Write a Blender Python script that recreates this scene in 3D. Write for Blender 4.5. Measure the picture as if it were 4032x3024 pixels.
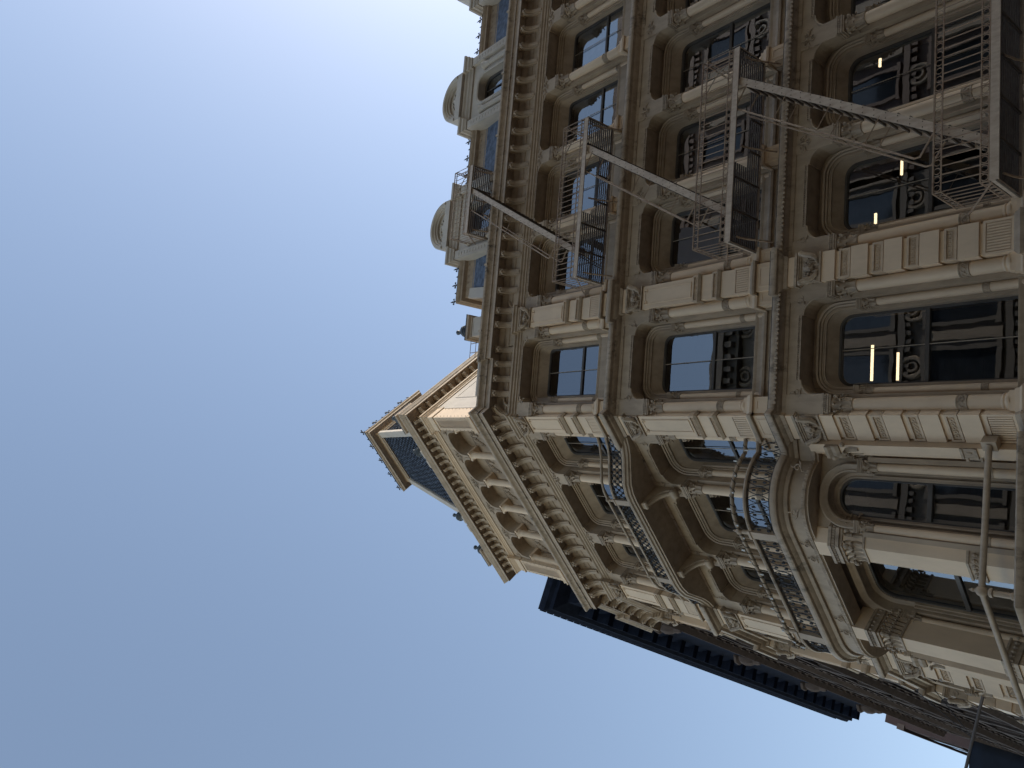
import bpy, math, random
from mathutils import Matrix, Vector
random.seed(7)
rad = math.radians
for o in list(bpy.data.objects):
    bpy.data.objects.remove(o)
scene = bpy.context.scene
COL = scene.collection

# ------------------------------------------------------------------ camera, sky, sun, exposure
CAM = Vector((-1.451, -13.139, 1.6))
yaw, pitch, roll = rad(10.525), rad(52.726), rad(-3.62)
fw = Vector((math.sin(yaw) * math.cos(pitch), math.cos(yaw) * math.cos(pitch), math.sin(pitch)))
rt = Vector((math.cos(yaw), -math.sin(yaw), 0))
up = rt.cross(fw)
R0 = math.cos(roll) * rt + math.sin(roll) * up
U0 = -math.sin(roll) * rt + math.cos(roll) * up
cd = bpy.data.cameras.new('camera')
cd.sensor_fit = 'HORIZONTAL'; cd.sensor_width = 36; cd.lens = 26.013
cd.clip_start = 0.05; cd.clip_end = 3000
cam = bpy.data.objects.new('camera', cd)
COL.objects.link(cam)
xa, ya, za = -U0, R0, -fw          # the phone was held on its side: the picture's left is up
cam.matrix_world = Matrix(((xa.x, ya.x, za.x, CAM.x), (xa.y, ya.y, za.y, CAM.y), (xa.z, ya.z, za.z, CAM.z), (0, 0, 0, 1)))
scene.camera = cam

SUN_EL, SUN_AZ = 33, 75            # azimuth clockwise from +Y (behind the building, to the right)
w = bpy.data.worlds.new('World'); scene.world = w; w.use_nodes = True
nt = w.node_tree; nt.nodes.clear()
sky = nt.nodes.new('ShaderNodeTexSky'); sky.sky_type = 'NISHITA'; sky.sun_disc = False
sky.sun_elevation = rad(SUN_EL); sky.sun_rotation = rad(SUN_AZ)
sky.air_density = 1.0; sky.dust_density = 0.35; sky.ozone_density = 1.0; sky.altitude = 10
bg = nt.nodes.new('ShaderNodeBackground'); bg.inputs['Strength'].default_value = 0.13
out = nt.nodes.new('ShaderNodeOutputWorld')
tint = nt.nodes.new('ShaderNodeMix'); tint.data_type = 'RGBA'; tint.blend_type = 'MULTIPLY'; tint.inputs[0].default_value = 1.0; tint.inputs[7].default_value = (1.21, 1.055, 0.90, 1)   # camera white balance
nt.links.new(sky.outputs[0], tint.inputs[6]); nt.links.new(tint.outputs[2], bg.inputs[0]); nt.links.new(bg.outputs[0], out.inputs[0])

sl = bpy.data.lights.new('sun', 'SUN'); sl.energy = 2.2; sl.angle = rad(0.5); sl.color = (1.0, 0.94, 0.85)
so = bpy.data.objects.new('sun', sl); COL.objects.link(so)
sv = Vector((math.sin(rad(SUN_AZ)) * math.cos(rad(SUN_EL)), math.cos(rad(SUN_AZ)) * math.cos(rad(SUN_EL)), math.sin(rad(SUN_EL))))
so.rotation_euler = sv.to_track_quat('Z', 'Y').to_euler()
so.location = (10, 30, 60)

scene.view_settings.view_transform = 'Standard'; scene.view_settings.look = 'None'
scene.view_settings.exposure = 1.15; scene.view_settings.gamma = 1.0
scene.view_settings.use_curve_mapping = False

# ------------------------------------------------------------------ plan frames
TH = rad(41.602)
tD = Vector((-math.cos(TH), math.sin(TH))); nD = Vector((-math.sin(TH), -math.cos(TH)))
DW = 7.083; PW = 0.57
OL = tD * DW
PH = rad(17.5)
rL = Vector((math.sin(PH), -math.cos(PH))); nL = Vector((-math.cos(PH), -math.sin(PH)))
MR = Matrix.Identity(4)
MD = Matrix.Rotation(-TH, 4, 'Z')
ML = Matrix.Translation((OL.x, OL.y, 0)) @ Matrix.Rotation(-(math.pi / 2 - PH), 4, 'Z')
def wR(x, n): return Vector((x, -n))
def wD(x, n): return tD * (-x) + nD * n
def wL(x, n): return OL + rL * x + nL * n

# ------------------------------------------------------------------ materials
def newmat(name):
    m = bpy.data.materials.new(name); m.use_nodes = True
    nt = m.node_tree; b = nt.nodes['Principled BSDF']
    return m, nt, b
def N(nt, t, **kw):
    n = nt.nodes.new(t)
    for k, v in kw.items():
        if hasattr(n, k): setattr(n, k, v)
        else: n.inputs[k].default_value = v
    return n
def ramp(nt, fac, stops):
    r = nt.nodes.new('ShaderNodeValToRGB')
    el = r.color_ramp.elements
    while len(el) < len(stops): el.new(0.5)
    for e, (p, c) in zip(el, stops):
        e.position = p; e.color = (c[0], c[1], c[2], 1)
    nt.links.new(fac, r.inputs[0]); return r
def painted(name, base, dirt, rough=0.55, streak=0.5, scale=1.0, bump=0.12, spec=0.35, soot=0.0):
    m, nt, b = newmat(name); L = nt.links.new
    geo = N(nt, 'ShaderNodeNewGeometry')
    mp = N(nt, 'ShaderNodeMapping'); mp.inputs['Scale'].default_value = (5 * scale, 5 * scale, 1.7 * scale)
    L(geo.outputs['Position'], mp.inputs[0])
    n1 = N(nt, 'ShaderNodeTexNoise'); n1.inputs['Scale'].default_value = 1.0; n1.inputs['Detail'].default_value = 6; n1.inputs['Roughness'].default_value = 0.65
    L(mp.outputs[0], n1.inputs['Vector'])
    n2 = N(nt, 'ShaderNodeTexNoise'); n2.inputs['Scale'].default_value = 0.9 * scale; n2.inputs['Detail'].default_value = 4
    L(geo.outputs['Position'], n2.inputs['Vector'])
    n3 = N(nt, 'ShaderNodeTexNoise'); n3.inputs['Scale'].default_value = 60; n3.inputs['Detail'].default_value = 3
    L(geo.outputs['Position'], n3.inputs['Vector'])
    r1 = ramp(nt, n1.outputs[0], [(0.42, (0, 0, 0)), (0.72, (1, 1, 1))])
    m1 = N(nt, 'ShaderNodeMath', operation='MULTIPLY'); L(r1.outputs[0], m1.inputs[0]); m1.inputs[1].default_value = streak
    mx = N(nt, 'ShaderNodeMix', data_type='RGBA'); mx.inputs[6].default_value = (*base, 1); mx.inputs[7].default_value = (*dirt, 1)
    L(m1.outputs[0], mx.inputs[0])
    v = N(nt, 'ShaderNodeHueSaturation')
    mr = N(nt, 'ShaderNodeMapRange'); mr.inputs[3].default_value = 0.78; mr.inputs[4].default_value = 1.18
    L(n2.outputs[0], mr.inputs[0]); L(mr.outputs[0], v.inputs['Value']); L(mx.outputs[2], v.inputs['Color'])
    last = v.outputs[0]
    if soot > 0:
        mp2 = N(nt, 'ShaderNodeMapping'); mp2.inputs['Scale'].default_value = (6, 6, 2.4)
        L(geo.outputs['Position'], mp2.inputs[0])
        n4 = N(nt, 'ShaderNodeTexNoise'); n4.inputs['Scale'].default_value = 1.0; n4.inputs['Detail'].default_value = 8; n4.inputs['Roughness'].default_value = 0.75
        L(mp2.outputs[0], n4.inputs['Vector'])
        r4 = ramp(nt, n4.outputs[0], [(0.49, (0, 0, 0)), (0.66, (1, 1, 1))])
        n5 = N(nt, 'ShaderNodeTexNoise'); n5.inputs['Scale'].default_value = 0.8; n5.inputs['Detail'].default_value = 2; L(geo.outputs['Position'], n5.inputs['Vector'])
        r5 = ramp(nt, n5.outputs[0], [(0.42, (0.12, 0.12, 0.12)), (0.60, (soot, soot, soot))])
        m4 = N(nt, 'ShaderNodeMath', operation='MULTIPLY'); L(r4.outputs[0], m4.inputs[0]); L(r5.outputs[0], m4.inputs[1])
        mx2 = N(nt, 'ShaderNodeMix', data_type='RGBA'); mx2.inputs[7].default_value = (0.03, 0.026, 0.022, 1)
        L(m4.outputs[0], mx2.inputs[0]); L(last, mx2.inputs[6]); last = mx2.outputs[2]
    L(last, b.inputs['Base Color'])
    b.inputs['Roughness'].default_value = rough; b.inputs['Specular IOR Level'].default_value = spec
    bp = N(nt, 'ShaderNodeBump'); bp.inputs['Strength'].default_value = bump; bp.inputs['Distance'].default_value = 0.01
    L(n3.outputs[0], bp.inputs['Height']); L(bp.outputs[0], b.inputs['Normal'])
    return m
def plain(name, c, rough=0.6, metal=0, var=0.25, scale=3, spec=0.4):
    m, nt, b = newmat(name); L = nt.links.new
    geo = N(nt, 'ShaderNodeNewGeometry'); n = N(nt, 'ShaderNodeTexNoise'); n.inputs['Scale'].default_value = scale; n.inputs['Detail'].default_value = 5
    L(geo.outputs['Position'], n.inputs['Vector'])
    r = ramp(nt, n.outputs[0], [(0.3, [x * (1 - var) for x in c]), (0.7, [min(1, x * (1 + var)) for x in c])])
    L(r.outputs[0], b.inputs['Base Color']); b.inputs['Roughness'].default_value = rough; b.inputs['Metallic'].default_value = metal
    b.inputs['Specular IOR Level'].default_value = spec
    return m
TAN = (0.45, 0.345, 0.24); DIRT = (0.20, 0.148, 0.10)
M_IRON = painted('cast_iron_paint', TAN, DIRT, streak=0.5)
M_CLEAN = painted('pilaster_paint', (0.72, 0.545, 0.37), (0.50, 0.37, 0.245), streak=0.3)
M_CARVE = painted('carved_iron_paint', (0.45, 0.345, 0.24), (0.13, 0.095, 0.066), streak=0.7, scale=2.2)
M_BLOCK = painted('ornament_block_paint', (0.60, 0.455, 0.31), (0.30, 0.22, 0.145), streak=0.5, scale=2.0)
M_STR = painted('stair_string_paint', (0.60, 0.485, 0.37), (0.24, 0.13, 0.08), streak=0.45, scale=2.5)
M_SOOT = painted('sooty_ledge_paint', (0.46, 0.355, 0.25), (0.19, 0.14, 0.10), streak=0.4, soot=0.85)
M_PALE = painted('pale_skylit_paint', (0.52, 0.45, 0.365), (0.34, 0.285, 0.22), streak=0.35)  # sky light on the flank and haze on the dormers put into the colour
M_ESC = painted('fire_escape_paint', (0.40, 0.29, 0.20), (0.15, 0.07, 0.04), streak=0.7, scale=2.0)
M_ESCD = painted('fire_escape_grating_paint', (0.13, 0.10, 0.075), (0.06, 0.032, 0.022), streak=0.7, scale=2.0)
M_SASH = plain('dark_sash_paint', (0.10, 0.088, 0.075), rough=0.5)
M_WIRE = plain('pale_wire', (0.40, 0.33, 0.25), rough=0.6)
M_BLACK = plain('black_railing_paint', (0.035, 0.033, 0.032), rough=0.5)
M_COPPER = plain('weathered_dark_zinc', (0.07, 0.085, 0.10), rough=0.5, var=0.4)
M_SLATE = plain('blue_slate', (0.12, 0.15, 0.205), rough=0.7, var=0.45, scale=5)
M_ROOF = plain('roof_felt', (0.035, 0.036, 0.04), rough=0.9, spec=0.1)
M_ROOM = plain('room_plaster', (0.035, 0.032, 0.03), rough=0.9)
M_SHADE = plain('roller_blind', (0.32, 0.34, 0.32), rough=0.9)
M_BULB = plain('small_glass_bulb', (0.75, 0.75, 0.70), rough=0.2)
def glassmat():
    m, nt, b = newmat('window_glass'); L = nt.links.new; nt.nodes.remove(b)
    fr = N(nt, 'ShaderNodeFresnel'); fr.inputs['IOR'].default_value = 3.0
    gl = N(nt, 'ShaderNodeBsdfGlossy'); gl.inputs['Roughness'].default_value = 0.004; gl.inputs['Color'].default_value = (0.92, 0.96, 1, 1)
    tr = N(nt, 'ShaderNodeBsdfTransparent'); tr.inputs['Color'].default_value = (0.62, 0.66, 0.66, 1)
    mx = N(nt, 'ShaderNodeMixShader')
    geo = N(nt, 'ShaderNodeNewGeometry'); n = N(nt, 'ShaderNodeTexNoise'); n.inputs['Scale'].default_value = 1.7; n.inputs['Detail'].default_value = 1.5
    L(geo.outputs['Position'], n.inputs['Vector'])
    bp = N(nt, 'ShaderNodeBump'); bp.inputs['Strength'].default_value = 0.12; bp.inputs['Distance'].default_value = 0.01
    L(n.outputs[0], bp.inputs['Height']); L(bp.outputs[0], gl.inputs['Normal'])
    L(fr.outputs[0], mx.inputs[0]); L(tr.outputs[0], mx.inputs[1]); L(gl.outputs[0], mx.inputs[2])
    L(mx.outputs[0], nt.nodes['Material Output'].inputs[0]); return m
M_GLASS = glassmat()
def emit(name, c, s):
    m, nt, b = newmat(name); b.inputs['Base Color'].default_value = (*c, 1)
    b.inputs['Emission Color'].default_value = (*c, 1); b.inputs['Emission Strength'].default_value = s; return m
M_TUBE = emit('lit_tube', (1.0, 0.72, 0.42), 1.6)

# ------------------------------------------------------------------ mesh builder
class MB:
    def __init__(s): s.v = []; s.f = []
    def add(s, vs, fs):
        b = len(s.v); s.v += [tuple(p) for p in vs]; s.f += [tuple(i + b for i in f) for f in fs]; return s
    def box(s, x0, x1, y0, y1, z0, z1):
        return s.add([(x0, y0, z0), (x1, y0, z0), (x1, y1, z0), (x0, y1, z0), (x0, y0, z1), (x1, y0, z1), (x1, y1, z1), (x0, y1, z1)],
                     [(0, 3, 2, 1), (4, 5, 6, 7), (0, 1, 5, 4), (1, 2, 6, 5), (2, 3, 7, 6), (3, 0, 4, 7)])
    def hull(s, a, b):      # two equally long rings joined, capped
        n = len(a); fs = [(i, (i + 1) % n, n + (i + 1) % n, n + i) for i in range(n)]
        return s.add(list(a) + list(b), fs + [tuple(range(n - 1, -1, -1)), tuple(range(n, 2 * n))])
    def rings(s, rs, closed=True, caps=True):
        n = len(rs[0]); vs = [p for r in rs for p in r]; fs = []
        for i in range(len(rs) - 1):
            for j in range(n if closed else n - 1):
                k = (j + 1) % n; fs.append((i * n + j, i * n + k, (i + 1) * n + k, (i + 1) * n + j))
        if caps and closed: fs += [tuple(range(n - 1, -1, -1)), tuple(range((len(rs) - 1) * n, len(rs) * n))]
        return s.add(vs, fs)
    def sweep(s, path, prof, closed=False):     # plan path (left to right as faced), profile (outward, z) closed polygon
        P = [Vector(p) for p in path]; n = len(P); rs = []
        for i in range(n):
            ns = []
            if i > 0 or closed: d = (P[i] - P[i - 1]).normalized(); ns.append(Vector((d.y, -d.x)))
            if i < n - 1 or closed: d = (P[(i + 1) % n] - P[i]).normalized(); ns.append(Vector((d.y, -d.x)))
            m = ns[0] if len(ns) == 1 else (ns[0] + ns[1]) / max(0.25, 1 + ns[0].dot(ns[1]))
            rs.append([(P[i].x + m.x * k, P[i].y + m.y * k, z) for k, z in prof])
        if closed: rs.append(rs[0])
        return s.rings(rs, caps=not closed)
    def arch(s, outl, prof):                    # outline in x,z (left foot, over, right foot); profile (outward from opening, y)
        P = [Vector(p) for p in outl]; n = len(P); rs = []
        for i in range(n):
            ns = []
            if i > 0: d = (P[i] - P[i - 1]).normalized(); ns.append(Vector((-d.y, d.x)))
            if i < n - 1: d = (P[i + 1] - P[i]).normalized(); ns.append(Vector((-d.y, d.x)))
            m = ns[0] if len(ns) == 1 else (ns[0] + ns[1]) / max(0.3, 1 + ns[0].dot(ns[1]))
            rs.append([(P[i].x + m.x * k, y, P[i].y + m.y * k) for k, y in prof])
        return s.rings(rs)
    def plate(s, outl, y0, y1, ztop):           # wall plate above an opening outline, with its soffit
        for (x0, z0), (x1, z1) in zip(outl, outl[1:]):
            s.add([(x0, y0, z0), (x1, y0, z1), (x1, y1, z1), (x0, y1, z0)], [(0, 1, 2, 3)])
            if abs(x1 - x0) > 1e-5:
                s.add([(x0, y0, z0), (x1, y0, z1), (x1, y0, ztop), (x0, y0, ztop)], [(0, 1, 2, 3)])
        return s
    def lathe(s, prof, c=(0, 0, 0), seg=16, a0=0, a1=2 * math.pi, axis='z'):
        full = abs(a1 - a0 - 2 * math.pi) < 1e-6; n = seg if full else seg + 1; rs = []
        for r, z in prof:
            ring = []
            for j in range(n):
                a = a0 + (a1 - a0) * j / seg; p = (r * math.cos(a), r * math.sin(a), z)
                if axis == 'y': p = (p[0], z, p[1])
                if axis == 'x': p = (z, p[0], p[1])
                ring.append((p[0] + c[0], p[1] + c[1], p[2] + c[2]))
            rs.append(ring)
        return s.rings(rs, closed=full, caps=full)
    def tube(s, pts, r, seg=6):
        P = [Vector(p) for p in pts]; n = len(P); rs = []; u = None
        for i in range(n):
            d = (P[min(i + 1, n - 1)] - P[max(i - 1, 0)]).normalized()
            if u is None:
                u = d.orthogonal().normalized()
            u = (u - d * u.dot(d)).normalized(); v = d.cross(u)
            rr = r[i] if isinstance(r, (list, tuple)) else r
            rs.append([P[i] + (u * math.cos(2 * math.pi * k / seg) + v * math.sin(2 * math.pi * k / seg)) * rr for k in range(seg)])
        return s.rings(rs)
    def bar(s, a, b, w, h=None, upv=(0, 0, 1)):  # rectangular bar from a to b
        h = h or w; a = Vector(a); b = Vector(b); d = (b - a).normalized(); U = Vector(upv)
        if abs(d.dot(U)) > 0.97: U = Vector((0, 1, 0))
        sd = d.cross(U).normalized() * w / 2; u = sd.cross(d).normalized() * h / 2
        return s.hull([a - sd - u, a + sd - u, a + sd + u, a - sd + u], [b - sd - u, b + sd - u, b + sd + u, b - sd + u])
    def blob(s, c, rx, ry, rz, seg=8, st=5):
        rs = []
        for i in range(1, st):
            t = math.pi * i / st
            rs.append([(c[0] + rx * math.sin(t) * math.cos(2 * math.pi * j / seg), c[1] + ry * math.sin(t) * math.sin(2 * math.pi * j / seg), c[2] + rz * math.cos(t)) for j in range(seg)])
        return s.rings(rs)
    def torus(s, c, R, r, axis='y', seg=12, ms=6, a0=0, a1=2 * math.pi):
        rs = []; full = abs(a1 - a0 - 2 * math.pi) < 1e-6
        for i in range(seg + 1):
            a = a0 + (a1 - a0) * i / seg; ring = []
            for j in range(ms):
                b = 2 * math.pi * j / ms; q = R + r * math.cos(b); h = r * math.sin(b)
                p = {'y': (q * math.cos(a), h, q * math.sin(a)), 'z': (q * math.cos(a), q * math.sin(a), h), 'x': (h, q * math.cos(a), q * math.sin(a))}[axis]
                ring.append((c[0] + p[0], c[1] + p[1], c[2] + p[2]))
            rs.append(ring)
        return s.rings(rs, caps=not full)
    def merge(s, o, M=None, off=None):
        if M is not None: vs = [M @ Vector(p) for p in o.v]
        elif off is not None: vs = [(p[0] + off[0], p[1] + off[1], p[2] + off[2]) for p in o.v]
        else: vs = o.v
        return s.add(vs, o.f)
    def mesh(s, name, mat, smooth=True, ang=32):
        me = bpy.data.meshes.new(name); me.from_pydata(s.v, [], s.f); me.materials.append(mat)
        if smooth and me.polygons:
            me.polygons.foreach_set('use_smooth', [True] * len(me.polygons)); me.set_sharp_from_angle(angle=rad(ang))
        me.update(); return me

def OBJ(name, me, parent=None, M=None, loc=None, kind=None):
    o = bpy.data.objects.new(name, me); COL.objects.link(o)
    if parent is not None: o.parent = parent
    if M is not None: o.matrix_local = M
    if loc is not None: o.location = loc
    if kind: o['kind'] = kind
    return o
def thing(name, label, cat, loc=(0, 0, 0), group=None):
    o = OBJ(name, None); o.location = loc; o['label'] = label; o['category'] = cat
    if group: o['group'] = group
    return o
def tag(o, label, cat, group=None):
    o['label'] = label; o['category'] = cat
    if group: o['group'] = group
    return o
T = Matrix.Translation
CACHE = {}
def cached(key, fn):
    if key not in CACHE: CACHE[key] = fn()
    return CACHE[key]

BLD = thing('corner_building', 'tan cast iron corner building with mansard tower and bracketed cornices', 'building')

# ------------------------------------------------------------------ floor levels (metres)
FL = {3: dict(nose=5.45, dado=5.90, base=6.06, neck=8.72, lint=9.78, arch=9.50, gtop=9.31, sill=6.17, rail=7.70, cap=9.34, capt=9.88, top=10.08, blk=9.34),
      4: dict(nose=10.30, dado=10.80, base=10.95, neck=13.30, lint=14.34, arch=14.10, gtop=13.87, sill=11.12, rail=12.41, cap=14.03, capt=14.52, top=14.70, blk=14.03),
      5: dict(nose=14.97, dado=15.38, base=15.52, neck=17.71, lint=18.79, arch=18.57, gtop=18.29, sill=15.95, rail=16.88, cap=18.42, capt=18.84, top=18.88, blk=18.42)}

# ------------------------------------------------------------------ small carved pieces
def leaf(mb, base, ang, r0, h, wd, curl):
    ca, sa = math.cos(ang), math.sin(ang); rows = []
    for i in range(5):
        t = i / 4
        rr = r0 + curl * max(0, t - 0.35) ** 1.6 * 1.9; z = h * (t if t < 0.8 else 0.8 + (t - 0.8) * 0.1) - (0.06 * h if i == 4 else 0)
        ww = wd * (0.75, 1.0, 1.05, 0.85, 0.45)[i] / 2
        rows.append([(base[0] + ca * (rr - 0.012) - sa * (-ww), base[1] + sa * (rr - 0.012) + ca * (-ww), base[2] + z),
                     (base[0] + ca * (rr + 0.014), base[1] + sa * (rr + 0.014), base[2] + z),
                     (base[0] + ca * (rr - 0.012) - sa * ww, base[1] + sa * (rr - 0.012) + ca * ww, base[2] + z)])
    mb.rings(rows, closed=False, caps=False)
    tip = rows[-1][1]; mb.blob((tip[0], tip[1], tip[2]), wd * 0.3, wd * 0.3, wd * 0.22, 6, 4)
def make_capital(r, h):
    mb = MB()
    mb.lathe([(r * 1.02, 0), (r * 0.98, h * 0.35), (r * 1.05, h * 0.7), (r * 1.35, h)], seg=14)
    mb.torus((0, 0, 0.0), r * 1.05, r * 0.10, axis='z', seg=16, ms=6)
    for k in range(8): leaf(mb, (0, 0, 0.02), k * math.pi / 4 + math.pi / 8, r * 1.02, h * 0.58, r * 0.75, r * 0.55)
    for k in range(4):
        a = k * math.pi / 2 + math.pi / 4
        leaf(mb, (0, 0, h * 0.3), a, r * 1.0, h * 0.62, r * 0.6, r * 0.75)
        c = (math.cos(a) * r * 1.62, math.sin(a) * r * 1.62, h * 0.80)
        R_ = Matrix.Rotation(a, 4, 'Z')
        vol = MB(); vol.torus((0, 0, 0), r * 0.27, r * 0.12, axis='y', seg=10, ms=6); vol.lathe([(0.001, -r * 0.14), (r * 0.16, -r * 0.1), (r * 0.16, r * 0.1), (0.001, r * 0.14)], seg=8, axis='y')
        mb.merge(vol, T(c) @ R_)
    for k in range(4):
        a = k * math.pi / 2; mb.blob((math.cos(a) * r * 1.42, math.sin(a) * r * 1.42, h * 0.86), r * 0.26, r * 0.26, r * 0.26, 7, 5)
    return mb
def make_abacus(w, z0, z1, dent=True):
    mb = MB(); h = z1 - z0; a = w / 2
    for k, (s_, q0, q1) in enumerate(((0.86, 0, .22), (0.94, .22, .45), (0.88, .45, .78), (1.0, .78, 1.0))):
        mb.box(-a * s_, a * s_, -a * s_, a * s_, z0 + h * q0, z0 + h * q1)
    if dent:
        n = 9
        for i in range(n):
            t = -0.88 + 1.76 * (i + 0.5) / n
            for sx, sy in ((0, -1), (1, 0), (-1, 0)):
                cx, cy = (t * a, -a * 0.92) if sy else (sx * a * 0.92, t * a)
                mb.box(cx - a * .06, cx + a * .06, cy - a * .06, cy + a * .06, z0 + h * .5, z0 + h * .76)
    return mb
def ring_band(r, z0, z1):
    mb = MB(); h = z1 - z0
    mb.lathe([(r, z0), (r * 1.13, z0 + h * .04), (r * 1.13, z0 + h * .13), (r * 1.05, z0 + h * .18), (r * 1.05, z0 + h * .82), (r * 1.13, z0 + h * .87), (r * 1.13, z0 + h * .96), (r, z1)], seg=18)
    for k in range(10):
        a = k * math.pi / 5; vol = MB(); s_ = h * .24
        for q in range(4):
            p0 = (0, math.cos(q * math.pi / 2) * s_, math.sin(q * math.pi / 2) * s_ * 1.1); p1 = (0, math.cos((q + 1) * math.pi / 2) * s_, math.sin((q + 1) * math.pi / 2) * s_ * 1.1)
            vol.tube([p0, p1], h * .045, 5)
        mb.merge(vol, T((math.cos(a) * r * 1.05, math.sin(a) * r * 1.05, (z0 + z1) / 2)) @ Matrix.Rotation(a, 4, 'Z'))
    return mb
def shaft_profile(r, z0, z1): return [(r * 1.03, z0), (r * 1.04, z0 + (z1 - z0) * .35), (r * 0.93, z1)]
def column(frame, x, y, fl, r, z0, zneck, zab0, zab1, aw, small=False):
    key = ('col', fl, round(r, 3), small, round(zab1, 2))
    def mk():
        d = {}
        m = MB(); m.lathe(shaft_profile(r, z0 + r * .9, zneck), seg=20); d['shaft'] = m.mesh('column_shaft', M_CLEAN, ang=50)
        m = MB(); m.lathe([(r * 1.0, z0 + r * 1.1), (r * 1.12, z0 + r * 1.0), (r * 1.2, z0 + r * .8), (r * 1.1, z0 + r * .62), (r * 1.3, z0 + r * .45), (r * 1.38, z0 + r * .22), (r * 1.3, z0 + 0.0)], seg=18)
        d['base'] = m.mesh('column_base', M_CLEAN, ang=50)
        hb = r * 1.5; zb = z0 + (zneck - z0) * .24
        d['band'] = ring_band(r * 1.02, zb, zb + hb).mesh('column_band', M_CARVE)
        d['capital'] = make_capital(r * .95, zab0 - zneck).mesh('column_capital', M_CARVE)
        d['abacus'] = make_abacus(aw, zab0, zab1).mesh('column_abacus', M_CARVE if not small else M_IRON)
        return d
    d = cached(key, mk)
    o = OBJ('column', d['shaft'], BLD, frame @ T((x, y, 0)))
    OBJ('column_base', d['base'], o); OBJ('ring_band', d['band'], o)
    OBJ('capital', d['capital'], o, T((0, 0, zneck))); OBJ('abacus', d['abacus'], o)
    return o
def scroll_mesh():
    def mk():
        m = MB()
        def spiral(cx, cz, r0, turns, s, a0):
            pts = [];
            for i in range(15):
                t = i / 14; a = a0 + s * t * turns * 2 * math.pi; r_ = r0 * (1 - .75 * t)
                pts.append((cx + r_ * math.cos(a), -.012, cz + r_ * math.sin(a)))
            return pts
        for s_ in (1, -1):
            m.tube(spiral(s_ * .085, 0.02, .06, 1.2, s_, -math.pi / 2), [.016 - .0007 * i for i in range(15)], 5)
            m.tube([(s_ * .085, -.012, -.04), (s_ * .15, -.012, -.05), (s_ * .20, -.012, -.02), (s_ * .24, -.012, .03)], [.014, .017, .015, .005], 5)
            m.tube([(s_ * .14, -.012, -.045), (s_ * .19, -.012, -.08), (s_ * .21, -.012, -.12)], [.012, .014, .004], 5)
            m.tube([(s_ * .02, -.012, -.07), (s_ * .06, -.012, -.12), (s_ * .035, -.012, -.16)], [.014, .016, .004], 5)
        m.tube([(0, -.012, .13), (0, -.015, .05), (0, -.012, -.06), (0, -.012, -.19)], [.006, .022, .016, .005], 6)
        m.blob((0, -.015, 0), .032, .03, .035, 7, 5)
        return m.mesh('scroll_ornament', M_CARVE)
    return cached('scroll', mk)
def half_scroll_mesh(s_):
    def mk():
        m = MB(); pts = []
        for i in range(15):
            t = i / 14; a = -math.pi / 2 + s_ * t * 1.25 * 2 * math.pi; r_ = .075 * (1 - .72 * t)
            pts.append((s_ * .02 + r_ * math.cos(a), -.012, .0 + r_ * math.sin(a)))
        m.tube(pts, [.018 - .0008 * i for i in range(15)], 5)
        m.tube([(s_ * .02, -.012, -.075), (s_ * .1, -.012, -.07), (s_ * .17, -.012, -.02)], [.016, .018, .005], 5)
        m.tube([(s_ * .02, -.012, -.075), (-s_ * .05, -.012, -.10), (-s_ * .06, -.012, -.16)], [.014, .016, .004], 5)
        m.tube([(s_ * .02, -.012, .06), (s_ * .03, -.012, .12), (s_ * .08, -.012, .16)], [.012, .014, .004], 5)
        return m.mesh('scroll_ornament', M_CARVE)
    return cached(('hscroll', s_), mk)

# ------------------------------------------------------------------ pilasters
def panel_frame(mb, x0, x1, z0, z1, yf, t, dep, fw_):     # raised frame with sunk panel, face at yf (towards -y)
    mb.box(x0, x1, yf, yf + dep, z0, z0 + fw_); mb.box(x0, x1, yf, yf + dep, z1 - fw_, z1)
    mb.box(x0, x0 + fw_, yf, yf + dep, z0 + fw_, z1 - fw_); mb.box(x1 - fw_, x1, yf, yf + dep, z0 + fw_, z1 - fw_)
    mb.box(x0 + fw_ * .5, x1 - fw_ * .5, yf + t, yf + dep, z0 + fw_ * .5, z1 - fw_ * .5)
def pil_ornament(w, h, yd):
    def mk():
        m = MB(); panel_frame(m, -w / 2, w / 2, 0, h, 0, .03, yd, .035)
        n = max(3, int((w - .12) / .075)); st = (w - .13) / n
        for i in range(n):
            cx = -w / 2 + .065 + st * (i + .5); m.torus((cx, .024, h / 2), st * .36, st * .13, 'y', 8, 5)
            m.torus((cx, .026, h / 2 + st * .42), st * .2, st * .09, 'y', 6, 4)
        for sd in (-1, 1):     # the returns carry a sunk panel too
            m.box(sd * w / 2 - .004, sd * w / 2 + .004, .03, yd - .03, h * .25, h * .75)
        return m.mesh('ornament_block', M_BLOCK)
    return cached(('porn', round(w, 3), round(h, 3), round(yd, 3)), mk)
def pil_fluted(w, h, yd):
    def mk():
        m = MB(); panel_frame(m, -w / 2, w / 2, 0, h, 0, .03, yd, .04); n = 10; st = (w - .1) / n
        for i in range(n):
            cx = -w / 2 + .05 + st * (i + .5); m.box(cx - st * .36, cx + st * .36, .006, .035, .05, h - .05)
        return m.mesh('fluted_block', M_CLEAN)
    return cached(('pflu', round(w, 3), round(h, 3), round(yd, 3)), mk)
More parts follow.
